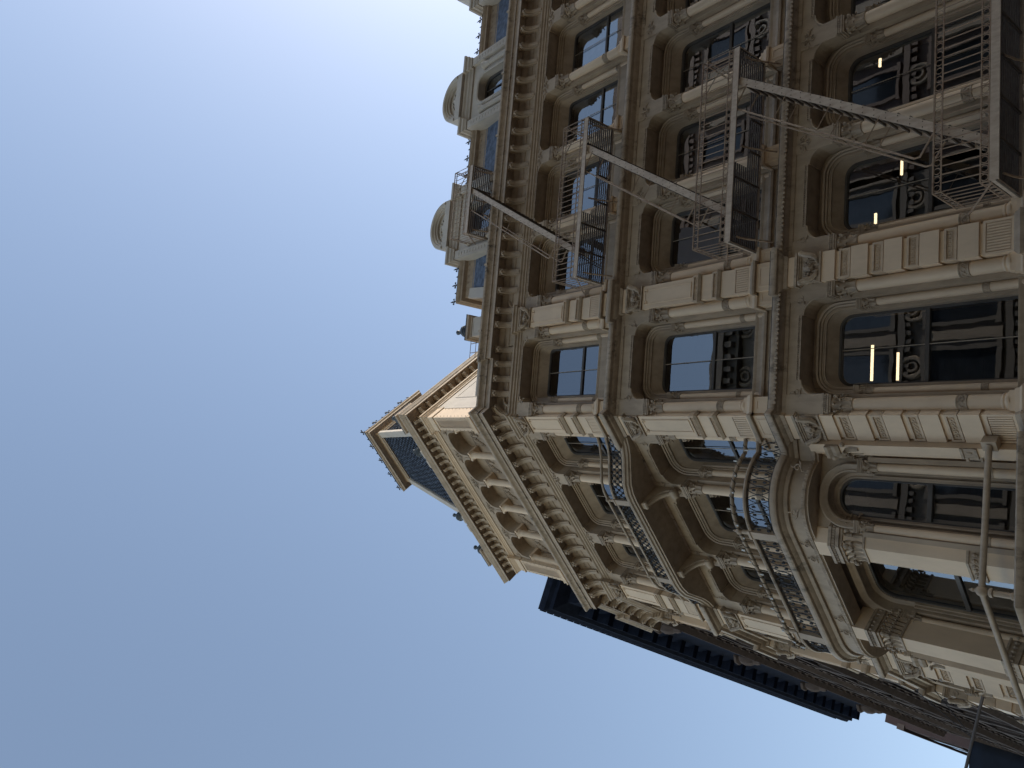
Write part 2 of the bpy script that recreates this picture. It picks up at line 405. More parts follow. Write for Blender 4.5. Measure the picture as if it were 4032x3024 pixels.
def pil_capital(w, h):
    def mk():
        m = MB(); a = w / 2
        m.box(-a * .96, a * .96, 0.0, .25, 0, h * .78)
        m.box(-a * 1.04, a * 1.04, -.03, .25, 0, h * .08)
        for s_ in (-1, 1):
            # S-shaped horn with a curled head
            pts = [(s_ * a * .25, -.03, h * .12), (s_ * a * .55, -.05, h * .16), (s_ * a * .8, -.07, h * .32), (s_ * a * .88, -.10, h * .52), (s_ * a * 1.0, -.12, h * .68)]
            m.tube(pts, [.02, .04, .055, .06, .05], 8)
            m.blob((s_ * a * 1.0, -.12, h * .68), .06, .06, .06, 8, 6)
            for q in range(4):
                leafm = MB(); leaf(leafm, (0, 0, 0), -math.pi / 2, .03, h * .36, .07, .05)
                m.merge(leafm, T((s_ * a * (.22 + .2 * q), .0, h * (.06 + .05 * q))))
            m.torus((s_ * a * .36, -.035, h * .52), .05, .018, 'y', 10, 5)
            m.torus((s_ * a * .95, .08, h * .5), .05, .02, 'x', 10, 5)
        m.blob((0, -.05, h * .45), .085, .06, .11, 10, 7); m.blob((0, -.09, h * .40), .035, .04, .04, 8, 5)
        for q in range(6):
            aa = q * math.pi / 5; m.blob((.11 * math.cos(aa), -.03, h * .47 + .1 * math.sin(aa)), .03, .03, .035, 6, 4)
        for k, (s_, q0, q1) in enumerate(((1.0, .78, .84), (1.09, .84, .9), (1.17, .9, 1.0))):
            m.box(-a * s_, a * s_, -(s_ - 1) * a - .02, .25, h * q0, h * q1)
        return m.mesh('pilaster_capital', M_CARVE)
    return cached(('pcap', round(w, 3), round(h, 3)), mk)
def pilaster(frame, xc, yf, w, fl, depth=.3):
    f = FL[fl]; a = w / 2; m = MB()
    m.box(-a + .03, a - .03, .045, depth + .3, f['dado'], f['capt'] + .2)
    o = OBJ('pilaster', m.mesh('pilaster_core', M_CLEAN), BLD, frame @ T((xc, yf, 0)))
    m = MB(); m.box(-a, a, -.0, depth + .3, f['nose'] - .1, f['dado'])
    pm = MB(); panel_frame(pm, -a * .72, a * .72, f['nose'] + .12, f['dado'] - .07, -.012, .01, .02, .03); m.merge(pm)
    OBJ('pedestal', m.mesh('pilaster_pedestal', M_CLEAN), o)
    m = MB(); zb0, zb1 = f['dado'], f['base']; h = zb1 - zb0
    m.sweep([(-a, depth + .2), (-a, 0), (a, 0), (a, depth + .2)], [(-.05, zb0), (.07, zb0), (.085, zb0 + h * .3), (.05, zb0 + h * .55), (.04, zb0 + h * .8), (.0, zb1), (-.05, zb1)])
    OBJ('base_moulding', m.mesh('pilaster_base', M_IRON), o)
    if fl == 3:
        zb = [9.07, 8.43, 7.81, 7.19, 6.57]; tops = [9.34] + [z + .32 for z in zb[1:]]
        for z0, z1 in zip(zb, tops):
            me = cached(('pblk', round(w, 3), round(z1 - z0, 3)), lambda: (MB().box(-a, a, 0, depth, 0, z1 - z0)).mesh('plain_block', M_CLEAN))
            OBJ('plain_block', me, o, T((0, 0, z0)))
        for z0, z1 in zip(tops[1:], zb[:-1]):
            OBJ('ornament_block', pil_ornament(w - .02, z1 - z0 - .10, depth - .02), o, T((0, .012, z0 + .02)))
        OBJ('fluted_block', pil_fluted(w - .01, zb[-1] - .06 - f['base'], depth), o, T((0, .01, f['base'])))
    else:
        fb = (11.36, 11.40) if fl == 4 else (15.93, 15.96)
        OBJ('fluted_block', pil_fluted(w - .0, fb[0] - f['base'], depth), o, T((0, .0, f['base'])))
        m = MB()
        m.box(-a + .012, a - .012, .015, depth, fb[0], f['cap'])
        OBJ('shaft_block', m.mesh('pilaster_shaft', M_CLEAN), o)
        bands = ((12.30, 12.47), (11.77, 11.93)) if fl == 4 else ((16.80, 16.97), (16.28, 16.45))
        for z0, z1 in bands:
            OBJ('ornament_block', pil_ornament(w + .02, z1 - z0, depth), o, T((0, -.02, z0)))
            mm = MB(); mm.sweep([(-a, depth), (-a, 0), (a, 0), (a, depth)], [(-.03, z0 - .06), (.012, z0 - .06), (.03, z0 - .03), (.05, z0 - .002), (-.03, z0 - .002)])
            OBJ('band_moulding', mm.mesh('band_moulding', M_IRON), o)
        z0, z1 = bands[0][1] + .06, f['cap'] - .08
        m = MB(); panel_frame(m, -a * .62, a * .62, z0, z1, -.004, .012, .02, .028)
        m.torus((-a * .5, -.004, z1 - .05), .04, .014, 'y', 8, 4); m.torus((a * .5, -.004, z1 - .05), .04, .014, 'y', 8, 4)
        OBJ('sunk_panel', m.mesh('pilaster_panel', M_CLEAN), o)
    OBJ('capital', pil_capital(w, f['capt'] - f['cap']), o, T((0, .0, f['cap'])))
    m = MB(); m.box(-a, a, .0, depth + .1, f['capt'], f['top'] + .02)
    OBJ('necking_block', m.mesh('pilaster_neck', M_CLEAN), o)
    return o

# ------------------------------------------------------------------ window bays
def round_outline(hw, zfoot, ztop, rx, rz, n=7):
    pts = [(-hw, zfoot)]
    for i in range(n + 1):
        a = math.pi / 2 * i / n; pts.append((-hw + rx * (1 - math.cos(a)), ztop - rz * (1 - math.sin(a))))
    for i in range(n + 1):
        a = math.pi / 2 * (1 - i / n); pts.append((hw - rx * (1 - math.cos(a)), ztop - rz * (1 - math.sin(a))))
    pts.append((hw, zfoot)); return pts
def window_bay(frame, xc, hp, fl, wi, blind=False, ys=0.0, half=(1, 1), ztop=None):
    """one window bay: spandrel plate, inner surround, small columns, reveal, sashes and panes"""
    f = FL[fl]; F = frame @ T((xc, ys, 0)); ho = hp - .15; lint = f['lint']; ab1 = f['neck'] + .55
    ztop = ztop or f['top'] + .06
    key = ('bay', round(hp, 3), round(wi, 3), fl, ztop)
    def mk():
        d = {}
        cr = min({3: .32, 4: .30, 5: .22}[fl], ho * .42)
        # outer opening: little shoulder above the abacus, then a rounded haunch
        o1 = [(-ho - .02, ab1 - .02), (-ho - .02, lint - .40)] + [(-ho + .02 + cr * (1 - math.cos(t)), lint - .36 + .33 * math.sin(t)) for t in [math.pi / 2 * i / 6 for i in range(7)]]
        o1 = o1 + [(-ho + .02 + cr, lint), (ho - .02 - cr, lint)] + [(-x, z) for x, z in reversed(o1)]
        m = MB(); m.plate(o1, .05, .47, ztop)
        for s_ in (-1, 1):
            m.box(s_ * hp if s_ < 0 else ho + .024, -ho - .024 if s_ < 0 else hp, .05, .47, ab1, ztop)
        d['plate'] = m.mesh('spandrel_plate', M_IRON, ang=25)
        m = MB(); m.arch([p for p in o1[1:-1]], [(-.0, .052), (-.0, .035), (.018, .025), (.035, .035), (.04, .052)])
        d['edge'] = m.mesh('opening_edge_moulding', M_IRON, ang=40)
        m = MB(); L_ = (ho - .02 - cr); n = max(6, int(2 * L_ / .045))
        m.box(-L_, L_, .015, .05, lint - .005, lint + .018); m.box(-L_, L_, .02, .05, lint + .062, lint + .08)
        for i in range(n): m.blob((-L_ + 2 * L_ * (i + .5) / n, .035, lint + .04), .016, .022, .026, 6, 4)
        d['bead'] = m.mesh('bead_strip', M_CARVE)
        r = min({3: .30, 4: .25, 5: .17}[fl], wi * .55)
        o2 = round_outline(wi, f['neck'] + .10, f['arch'], r, r)
        m = MB(); m.plate(o2, .50, .52, lint + .05)
        osp = round_outline(wi - .05, f['neck'] + .10, f['gtop'] + .035, r * .9, r * .9)
        m.rings([[(a_, .50, b_), (c_, .725, d_)] for (a_, b_), (c_, d_) in zip(o2, osp)], closed=False, caps=False)
        for s_ in (-1, 1): m.box(s_ * hp if s_ < 0 else wi + .004, -wi - .004 if s_ < 0 else hp, .50, 1.1, f['neck'] + .1, lint + .05)
        d['inner'] = m.mesh('inner_plate', M_IRON, ang=30)
        m = MB(); m.arch(o2, [(0, .52), (0, .455), (.03, .455), (.03, .44), (.045, .44), (.045, .46), (.07, .46), (.07, .43), (.10, .415), (.10, .44), (.115, .44), (.115, .39), (.15, .375), (.165, .40), (.165, .52)])
        d['archivolt'] = m.mesh('archivolt', M_IRON, ang=35)
        # jambs and reveal below the springing
        zb = f['nose'] - .05
        for s_ in (-1, 1):
            m = MB(); x0, x1 = sorted((s_ * hp, s_ * (hp - .2))); m.box(x0, x1, .26, 1.1, zb, ab1 + .0)
            x0, x1 = sorted((s_ * hp, s_ * (wi + .19))); m.box(x0, x1, .34, 1.1, zb, f['neck'] + .12)
            x0, x1 = sorted((s_ * hp, s_ * wi)); m.box(x0, x1, .53, 1.1, zb, f['neck'] + .12)
            x0, x1 = sorted((s_ * (wi + .0), s_ * (wi - .05))); m.box(x0, x1, .575, 1.1, f['sill'] - .02, f['neck'] + .12)
            d['jamb%d' % s_] = m.mesh('pier_wall', M_IRON)
        # apron wall, base moulding and sill
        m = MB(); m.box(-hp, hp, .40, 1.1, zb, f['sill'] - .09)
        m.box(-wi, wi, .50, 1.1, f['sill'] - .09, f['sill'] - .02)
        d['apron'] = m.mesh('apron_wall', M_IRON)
        m = MB(); zd, zB = f['dado'], f['base']
        m.sweep([(-hp, .40), (hp, .40)], [(-.05, zd), (.05, zd), (.065, zd + .05), (.03, zd + .09), (.02, zB - .01), (-.05, zB - .01)])
        m.sweep([(-hp + .15, .44), (hp - .15, .44)], [(-.05, f['sill'] - .09), (.04, f['sill'] - .09), (.06, f['sill'] - .05), (.06, f['sill'] - .02), (-.1, f['sill'] - .02)])
        d['sill'] = m.mesh('sill', M_IRON)
        # sash frame
        o3 = round_outline(wi - .05, f['sill'], f['gtop'] + .03, r * .9, r * .9)
        m = MB(); m.arch(o3, [(0.02, .70), (-.028, .70), (-.028, .72), (-.045, .72), (-.045, .79), (.02, .79)])
        m.box(-wi, wi, .69, .79, f['sill'] - .03, f['sill'] + .045)
        m.box(-wi + .05, wi - .05, .695, .79, f['rail'] - .045, f['rail'] + .025)
        d['sash'] = m.mesh('window_frame', M_SASH)
        m = MB()
        m.bar((.02, .71, f['sill'] + .03), (0, .71, f['gtop'] - .02), .014)
        d['muntin'] = m.mesh('muntin', M_WIRE)
        def pane(z0, z1, y, arched):
            mm = MB(); x = wi - .07
            if arched:
                ol = round_outline(x, z0, z1, r * .85, r * .85); mm.add([(a_, y, b_) for a_, b_ in ol], [tuple(range(len(ol)))])
                mm.f = [tuple(reversed(mm.f[0]))]
            else: mm.add([(-x, y, z0), (x, y, z0), (x, y, z1), (-x, y, z1)], [(0, 1, 2, 3)])
            return mm.mesh('pane', M_GLASS, smooth=False)
        d['up'] = pane(f['rail'] + .02, f['gtop'] - .0, .745, True); d['lo'] = pane(f['sill'] + .04, f['rail'] - .04, .735, False)
        return d
    d = cached(key, mk)
    w_ = OBJ('window_surround', d['archivolt'], BLD, F)
    OBJ('inner_plate', d['inner'], w_)
    p = OBJ('spandrel', d['plate'], BLD, F); OBJ('edge_moulding', d['edge'], p); OBJ('bead_strip', d['bead'], p, kind='stuff')
    for s_ in (-1, 1): OBJ('pier_wall', d['jamb%d' % s_], BLD, F)
    a = OBJ('apron', d['apron'], BLD, F); OBJ('sill', d['sill'], a)
    s_ = OBJ('window', d['sash'], BLD, F); OBJ('muntin', d['muntin'], s_)
    # each pane sits a hair out of true, so the sky and houses break differently in each
    for nm, me in (('pane', d['up']), ('pane', d['lo'])):
        OBJ(nm, me, s_)
    if blind:
        z0_, z1_ = blind; m = MB(); m.add([(-wi + .08, .80, z0_), (wi - .08, .80, z0_), (wi - .08, .80, z1_), (-wi + .08, .80, z1_)], [(0, 1, 2, 3)]); m.bar((-wi + .08, .80, z0_), (wi - .08, .80, z0_), .02)
        OBJ('roller_blind', m.mesh('roller_blind', M_SHADE), s_)
    zn = f['neck'] - .22
    for sd in (-1, 1):
        column(frame, xc + sd * (wi + .10), .47 + ys, fl, .082, f['dado'] + .06, zn, zn + .25, zn + .36, .24, small=True)
    return s_

# ------------------------------------------------------------------ ground and street
def ground(name, label_mat, mb): return OBJ(name, mb.mesh(name, label_mat, smooth=False), kind='structure')
M_ASPH = plain('asphalt', (0.045, 0.045, 0.047), rough=0.9, scale=20)
M_PAVE = plain('concrete_pavement', (0.17, 0.165, 0.155), rough=0.9, scale=4)
ground('ground', M_ASPH, MB().add([(-900, -900, 0), (900, -900, 0), (900, 900, 0), (-900, 900, 0)], [(0, 1, 2, 3)]))
ground('pavement', M_PAVE, MB().box(-6, 60, -3.4, 1.2, 0.004, .14))
ground('far_pavement', M_PAVE, MB().box(-6, 60, -15.4, -11.6, 0.004, .14))
ground('broadway_pavement', M_PAVE, MB().hull([(*wL(a, n), .004) for a, n in ((4, 3.6), (-80, 3.6), (-80, 0), (4, 0))], [(*wL(a, n), .14) for a, n in ((4, 3.6), (-80, 3.6), (-80, 0), (4, 0))]))

# ------------------------------------------------------------------ street facade (right) : bays, columns, pilasters
RB = [1.365] + [4.505 + 2.27 * k for k in range(6)]
RC = [0.23, 2.5] + [3.37 + 2.27 * k for k in range(7)]
P2X = (2.614 + 3.205) / 2; P2W = .59
def bigcol(frame, x, y, fl):
    f = FL[fl]; return column(frame, x, y, fl, .122, f['base'] + .08, f['neck'], f['neck'] + .38, f['neck'] + .54, .40)
def pedestal(frame, x, y, fl):
    f = FL[fl]
    def mk():
        m = MB(); m.box(-.17, .17, -.15, .3, f['nose'] - .1, f['dado'])
        m.sweep([(-.17, .3), (-.17, -.15), (.17, -.15), (.17, .3)], [(-.05, f['dado']), (.05, f['dado']), (.065, f['dado'] + .05), (.03, f['dado'] + .09), (.02, f['base']), (-.05, f['base'])])
        m.box(-.165, .165, -.145, .3, f['base'] - .02, f['base'] + .085)
        panel_frame(m, -.11, .11, f['nose'] + .12, f['dado'] - .07, -.162, .01, .02, .025)
        return m.mesh('column_pedestal', M_CLEAN)
    return OBJ('column_pedestal', cached(('ped', fl), mk), BLD, frame @ T((x, y, 0)))
def spandrel_scroll(frame, x, y, fl):
    OBJ('scroll_ornament', scroll_mesh(), BLD, frame @ T((x, y, FL[fl]['lint'] + (.13 if fl != 5 else -.02))))
def impost(frame, x, y, fl, hw=.15):
    f = FL[fl]; m = cached(('imp', fl, hw), lambda: MB().box(-hw, hw, .03, .5, f['neck'] + .53, f['top'] + .03).mesh('impost_block', M_IRON))
    OBJ('impost_block', m, BLD, frame @ T((x, y, 0)))
def boxes(frame, *bs):
    for b in bs: OBJ('pier_wall', MB().box(*b).mesh('pier_wall', M_IRON), BLD, frame)
SHADES = {}
for fl in (3, 4, 5):
    for k, x in enumerate(RB):
        window_bay(MR, x, 1.135, fl, .76, blind={(3, 2): (6.2, 7.6), (4, 3): (12.9, 13.8), (5, 3): (17.6, 18.2), (5, 4): (16.9, 18.2), (4, 2): (13.2, 13.8)}.get((fl, k)))
    for k, x in enumerate(RC):
        bigcol(MR, x, .17, fl); pedestal(MR, x, .17, fl); impost(MR, x, .0, fl, .2)
        if k > 2: spandrel_scroll(MR, x, .03, fl)
    for x, sg in ((.50, 1), (2.28, -1), (3.60, 1)):
        OBJ('scroll_ornament', half_scroll_mesh(-sg), BLD, T((x, .05, FL[fl]['lint'] + (.06 if fl < 5 else -.08))))
    pilaster(MR, P2X, -.087, P2W, fl)
    f = FL[fl]
    boxes(MR, (2.45, 3.40, .06, .6, f['neck'] + .4, f['top'] + .05), (2.4, 3.45, .3, 1.1, f['nose'] - .1, f['neck'] + .45), (.04, .30, .062, .6, f['neck'] + .5, f['top'] + .05), (.28, .40, .3, 1.1, f['nose'] - .1, f['neck'] + .5))

# arcaded apron strip under the third row of windows
def niche_strip(x0, x1, z0, z1, y):
    m = MB(); n = int((x1 - x0) / .115); st = (x1 - x0) / n
    m.box(x0, x1, y - .012, y, z0, z0 + .03); m.box(x0, x1, y - .012, y, z1 - .03, z1)
    for i in range(n + 1): m.box(x0 + st * i - .022, x0 + st * i + .022, y - .03, y, z0 + .03, z1 - .05)
    for i in range(n):
        cx = x0 + st * (i + .5); ol = round_outline(st * .5 - .024, z1 - .12, z1 - .06, .03, .04, 3)
        m.plate([(cx + a_, b_) for a_, b_ in ol], y - .025, y, z1 - .03)
    return m
for x in RB[:3]:
    OBJ('niche_strip', niche_strip(x - .8, x + .8, 10.42, 10.74, .40).mesh('niche_strip', M_CARVE), BLD)

# ------------------------------------------------------------------ corner facade (diagonal) and Broadway return
DY = .087
DB = [(-3.54, 1.165, .76), (-1.525, .85, .47), (-5.555, .85, .47)]
DC = [-.70, -2.375, -4.705, -6.385]
for fl in (4, 5):
    for x, hp, wi in DB: window_bay(MD, x, hp, fl, wi, ys=DY)
    for k, x in enumerate(DC):
        bigcol(MD, x, .17 + DY, fl); pedestal(MD, x, .17 + DY, fl); impost(MD, x, DY, fl, .2)
        if k in (1, 2): spandrel_scroll(MD, x, .03 + DY, fl)
    for x, sg in ((-.95, -1), (-6.13, 1)):
        OBJ('scroll_ornament', half_scroll_mesh(-sg), BLD, MD @ T((x, .05 + DY, FL[fl]['lint'] + (.06 if fl < 5 else -.08))))
    f = FL[fl]
    for x0, x1 in ((-.72, 0.0), (-7.08, -6.36)): boxes(MD, (x0, x1, .06 + DY, .7, f['neck'] + .4, f['top'] + .05), (x0, x1, .26, 1.2, f['nose'] - .1, f['neck'] + .42))
for fl in (3, 4, 5):
    for x in (-PW / 2, -DW + PW / 2): pilaster(MD, x, 0, PW, fl, depth=.26)
    # Broadway return: one narrow bay and the end pilaster
    window_bay(ML, -1.22, .85, fl, .47, ys=.08)
    bigcol(ML, -.42, .25, fl); bigcol(ML, -2.06, .25, fl); pedestal(ML, -.42, .25, fl); pedestal(ML, -2.06, .25, fl); impost(ML, -2.06, .08, fl, .2); impost(ML, -.42, .08, fl, .2)
    pilaster(ML, -2.62, -.06, .58, fl)
    f = FL[fl]; boxes(ML, (-.5, -.02, .14, .7, f['neck'] + .4, f['top'] + .05), (-3.05, -2.0, .14, .7, f['neck'] + .4, f['top'] + .05), (-3.05, -2.0, .34, 1.2, f['nose'] - .1, f['neck'] + .42), (-.5, -.1, .34, 1.2, f['nose'] - .1, f['neck'] + .42))

# swept cornices ---------------------------------------------------
Lpre = [wL(-3.05, -.6), wL(-3.05, -.08), wL(-2.93, -.08), wL(-2.93, .06), wL(-2.31, .06), wL(-2.31, -.08)]
P3p = [OL - nD * .093, wD(-DW, 0), wD(-DW + PW, 0), wD(-DW + PW, -.137)]
P1p = [wD(-PW, -.137), wD(-PW, 0), wD(0, 0), -nD * .067]
Rp = [wR(2.614, -.05), wR(2.614, .087), wR(3.205, .087), wR(3.205, -.05), wR(19, -.05)]
def arc(cx, cn, r, a0, a1, n=10): return [(cx + r * math.cos(a0 + (a1 - a0) * i / n), cn + r * math.sin(a0 + (a1 - a0) * i / n)) for i in range(n + 1)]
def bow(r, n0=.10):          # plan of the bowed corner balcony, left to right
    cxl, cxr = -DW + 2.06, -2.06
    return [(-6.42, -.10)] + arc(cxl, n0, r, math.pi, math.pi / 2) + arc(cxr, n0, r, math.pi / 2, 0) + [(-.66, -.10)]
def level_profile(z0, z1, nose):
    h = z1 - z0
    return [(-.06, z0), (.02, z0), (.035, z0 + h * .10), (.05, z0 + h * .22), (.03, z0 + h * .25), (nose * .45, z0 + h * .34), (nose * .6, z0 + h * .46), (nose * .9, z0 + h * .50),
            (nose * .97, z0 + h * .56), (nose, z0 + h * .66), (nose, z0 + h * .84), (nose * .95, z0 + h * .94), (nose * .85, z1), (-.06, z1 + .03)]
bowpath = [wD(a_, n_) for a_, n_ in bow(1.06)]
m = MB(); m.sweep(Lpre + P3p[:3] + [wD(-DW + PW, -.10)] + bowpath[1:-1] + [wD(-PW, -.10)] + P1p[1:] + Rp, level_profile(10.06, 10.36, .20))
OBJ('cornice', m.mesh('cornice_lower', M_SOOT), BLD)
m = MB(); m.sweep(Lpre + P3p + P1p + Rp, level_profile(14.68, 15.02, .27))
OBJ('cornice', m.mesh('cornice_middle', M_SOOT), BLD)
m = MB(); m.sweep(Lpre + P3p + P1p + Rp, level_profile(5.20, 5.50, .20))
OBJ('cornice', m.mesh('cornice_bottom', M_SOOT), BLD)
M_BOUNCE_CUT = plain('grimy_bounce_cut', (0.07, 0.062, 0.055), rough=0.9, spec=0.1)  # grimy dark covers added on ledges and balconies to cut light bounced upward
for path_, zt_, no_ in ((Lpre + P3p[:3] + [wD(-DW + PW, -.10)] + bowpath[1:-1] + [wD(-PW, -.10)] + P1p[1:] + Rp, 10.36, .20), (Lpre + P3p + P1p + Rp, 15.02, .27), (Lpre + P3p + P1p + Rp, 5.50, .20)):
    m = MB(); m.sweep(path_, [(-.36, zt_ + .012), (no_ * .83, zt_ + .004), (no_ * .83, zt_ + .016), (-.36, zt_ + .045)]); OBJ('bounce_cut_strip', m.mesh('bounce_cut_strip', M_BOUNCE_CUT), BLD)
# carved strip on the lower cornice
m = MB()
x = 3.4
while x < 17:
    m.blob((x, -.165, 10.19), .035, .03, .05, 6, 4); m.blob((x + .05, -.165, 10.20), .02, .025, .03, 5, 4); x += .1
x = .25
while x < 2.5:
    m.blob((x, -.165, 10.19), .035, .03, .05, 6, 4); m.blob((x + .05, -.165, 10.20), .02, .025, .03, 5, 4); x += .1
OBJ('leaf_strip', m.mesh('leaf_strip', M_CARVE), BLD, kind='stuff')
# main eaves
eL = [wL(-3.05, -.6), wL(-3.05, .07), wL(-2.22, .07), wL(-2.22, -.06), OL - nD * .075, wD(-DW, 0), wD(0, 0), -nD * .067, wR(2.17, -.05), wR(2.17, .06), wR(19, .06)]
m = MB(); m.sweep(Lpre[:2] + [wL(-3.0, -.08), wL(-2.93, -.08), wL(-2.93, .06), wL(-2.31, .06), wL(-2.31, -.08)] + P3p + P1p + Rp,
                  [(-.1, 18.84), (.02, 18.84), (.03, 18.88), (.06, 18.90), (.06, 18.95), (.10, 18.98), (.11, 19.03), (.15, 19.06), (.16, 19.11), (-.1, 19.13)])
OBJ('architrave', m.mesh('architrave', M_IRON), BLD)
m = MB(); m.sweep(eL, [(-.3, 19.08), (.02, 19.08), (.02, 19.34), (.045, 19.36), (.045, 19.55), (.09, 19.58), (.12, 19.64), (.16, 19.67), (.16, 19.76), (.40, 19.76), (.40, 19.70), (.43, 19.70), (.43, 19.80), (.44, 19.815), (.44, 19.84), (.40, 19.845), (.40, 19.90), (-.3, 19.90)])
EV = OBJ('eaves', m.mesh('eaves', M_IRON), BLD)
m = MB(); m.sweep(eL, [(-.3, 19.895), (.41, 19.895), (.42, 19.93), (.455, 19.94), (.455, 19.97), (.43, 19.98), (.44, 20.02), (.47, 20.06), (.51, 20.11), (.54, 20.13), (.55, 20.15), (.55, 20.21), (.52, 20.22), (.52, 20.27), (.40, 20.30), (-.3, 20.32)])
OBJ('gutter', m.mesh('gutter', M_SOOT), EV)
m = MB()
for k in range(8): m.box(2.6 + 2.1 * k - .03, 2.6 + 2.1 * k + .03, -.63, -.4, 20.12, 20.285)
OBJ('gutter_joints', m.mesh('gutter_joints', M_SOOT), EV, kind='stuff')
def modillion_mesh():
    m = MB()
    def side(w, off):
        pr = [(-.02, 19.10), (.05, 19.10), (.075, 19.16), (.09, 19.24), (.12, 19.34), (.17, 19.43), (.24, 19.50), (.31, 19.535), (.36, 19.545), (.375, 19.58), (.36, 19.62), (.36, 19.70), (-.02, 19.70)]
        pr = [(k + (off if 0.0 < k < .36 else 0), z - (off if 0.2 < k < .36 else 0)) for k, z in pr]
        m.hull([(-w / 2, -k, z) for k, z in pr], [(w / 2, -k, z) for k, z in pr])
    side(.165, 0); side(.07, .016)
    m.box(-.105, .105, -.385, .02, 19.66, 19.765); m.box(-.12, .12, -.40, .02, 19.735, 19.764)
    m.lathe([(.001, -.05), (.045, -.03), (.05, 0), (.045, .03), (.001, .05)], c=(0, -.365, 19.60), seg=10, axis='x')
    return m.mesh('modillion', M_IRON, ang=40)
MOD = modillion_mesh()
def modillion(frame, x, n): OBJ('modillion', MOD, BLD, frame @ T((x, -n, 0)))
for x in (.69, 1.14, 1.59, 2.04): modillion(MR, x, -.05)
for x in [2.78, 3.21] + [3.84 + .565 * k for k in range(25)]: modillion(MR, x, .06)
dx = [-.14, -.54, -1.02] + [-1.02 - .505 * k for k in range(1, 11)] + [-6.54, -6.94]
for x in dx: modillion(MD, x, 0)
modillion(MD @ T((0, .0, 0)) @ Matrix.Rotation(rad(90), 4, 'Z'), .05, 0)
for x in (-.35, -.8, -1.25, -1.7, -2.1): modillion(ML, x, -.06)
for x in (-2.4, -2.85): modillion(ML, x, .07)
# curved ribs of the cove left and right of the pilaster
def rib(frame, x, n, s_):
    pts = [(x + s_ * (.02 + .26 * (1 - math.cos(t))), -n - .05 - .02, 19.12 + .33 * math.sin(t)) for t in [math.pi / 2 * i / 8 for i in range(9)]]
    m = MB(); m.tube(pts, .035, 6); OBJ('cove_rib', m.mesh('cove_rib', M_IRON), BLD, frame)
rib(MR, 2.60, -.03, -1); rib(MR, 3.24, .05, 1); rib(MR, .30, -.03, 1)

# ------------------------------------------------------------------ balconies of the corner
def lattice_bow(name, parent, path, z0, z1, mat, pitch, kind):
    """openwork iron railing along a plan path"""
    m = MB(); P = [Vector(p) for p in path]; seg = []
    L_ = 0; acc = [0]
    for a_, b_ in zip(P, P[1:]): L_ += (b_ - a_).length; acc.append(L_)
    def at(s):
        s = max(0, min(L_ - 1e-6, s))
        for i in range(len(P) - 1):
            if acc[i + 1] >= s:
                t = (s - acc[i]) / max(1e-9, acc[i + 1] - acc[i]); return P[i].lerp(P[i + 1], t)
    n = max(2, int(L_ / pitch)); st = L_ / n; h = z1 - z0
    for i in range(n):
        s0 = st * i
        if kind == 'diamond':
            for sg in (0, 1):
                pts = []
                for q in range(9):
                    t = q / 8; u_ = t if sg == 0 else 1 - t
                    p_ = at(s0 + st * (u_ + .10 * math.sin(2 * math.pi * u_))); pts.append((p_.x, p_.y, z0 + h * t))
                m.tube(pts, .011, 4)
            c = at(s0 + st * .5)
            for q in (.28, .72):
                p_ = at(s0 + st * .02); m.blob((p_.x, p_.y, z0 + h * q), .028, .028, .05, 5, 4)
            m.blob((c.x, c.y, z0 + h * .5), .02, .02, .06, 5, 4)
        else:
            a_, b_ = at(s0), at(s0 + st); c = at(s0 + st * .5)
            for q0, q1 in ((0, .5), (.5, 1)):
                m.tube([(a_.x, a_.y, z0 + h * q0), (b_.x, b_.y, z0 + h * q1)], .012, 4); m.tube([(b_.x, b_.y, z0 + h * q0), (a_.x, a_.y, z0 + h * q1)], .012, 4)
                m.blob((c.x, c.y, z0 + h * (q0 + .25)), .035, .035, .045, 6, 4)
            for q in (.05, .5, .95): m.blob((a_.x, a_.y, z0 + h * q), .04, .04, .035, 6, 4)
    o = OBJ(name, m.mesh(name, mat), parent); o['kind'] = 'stuff'
    return o
def rail_sweep(name, parent, path, prof, mat): m = MB(); m.sweep(path, prof); return OBJ(name, m.mesh(name, mat), parent)
# lower bowed balcony
slab = MB(); bp1 = [wD(a_, n_) for a_, n_ in bow(1.20)]
slab.sweep(bp1, [(-.5, 10.14), (-.12, 10.14), (-.06, 10.17), (-.04, 10.2), (.02, 10.21), (.06, 10.245), (.07, 10.29), (.06, 10.34), (.0, 10.37), (-.5, 10.38)])
fl_ = [wD(a_, n_) for a_, n_ in bow(1.0)]
slab.add([(p.x, p.y, 10.15) for p in fl_], [tuple(range(len(fl_)))])
BAL1 = OBJ('balcony', slab.mesh('balcony_slab', M_SOOT), BLD)
fl2 = [wD(a_, n_) for a_, n_ in bow(1.19)]; m = MB(); m.add([(p.x, p.y, 10.386) for p in fl2], [tuple(range(len(fl2)))]); OBJ('balcony_floor', m.mesh('balcony_floor', M_BOUNCE_CUT), BAL1)
lp = [wD(a_, n_) for a_, n_ in bow(1.16)]
lattice_bow('lattice_railing', BAL1, lp, 10.40, 10.93, M_BLACK, .17, 'diamond')
rail_sweep('top_rail', BAL1, lp, [(-.05, 10.93), (.05, 10.93), (.07, 10.96), (.055, 11.0), (-.05, 11.0)], M_SOOT)
rail_sweep('bottom_rail', BAL1, lp, [(-.03, 10.375), (.03, 10.375), (.03, 10.41), (-.03, 10.41)], M_BLACK)
posts = [(-2.10, 1.26), (-4.98, 1.26)]
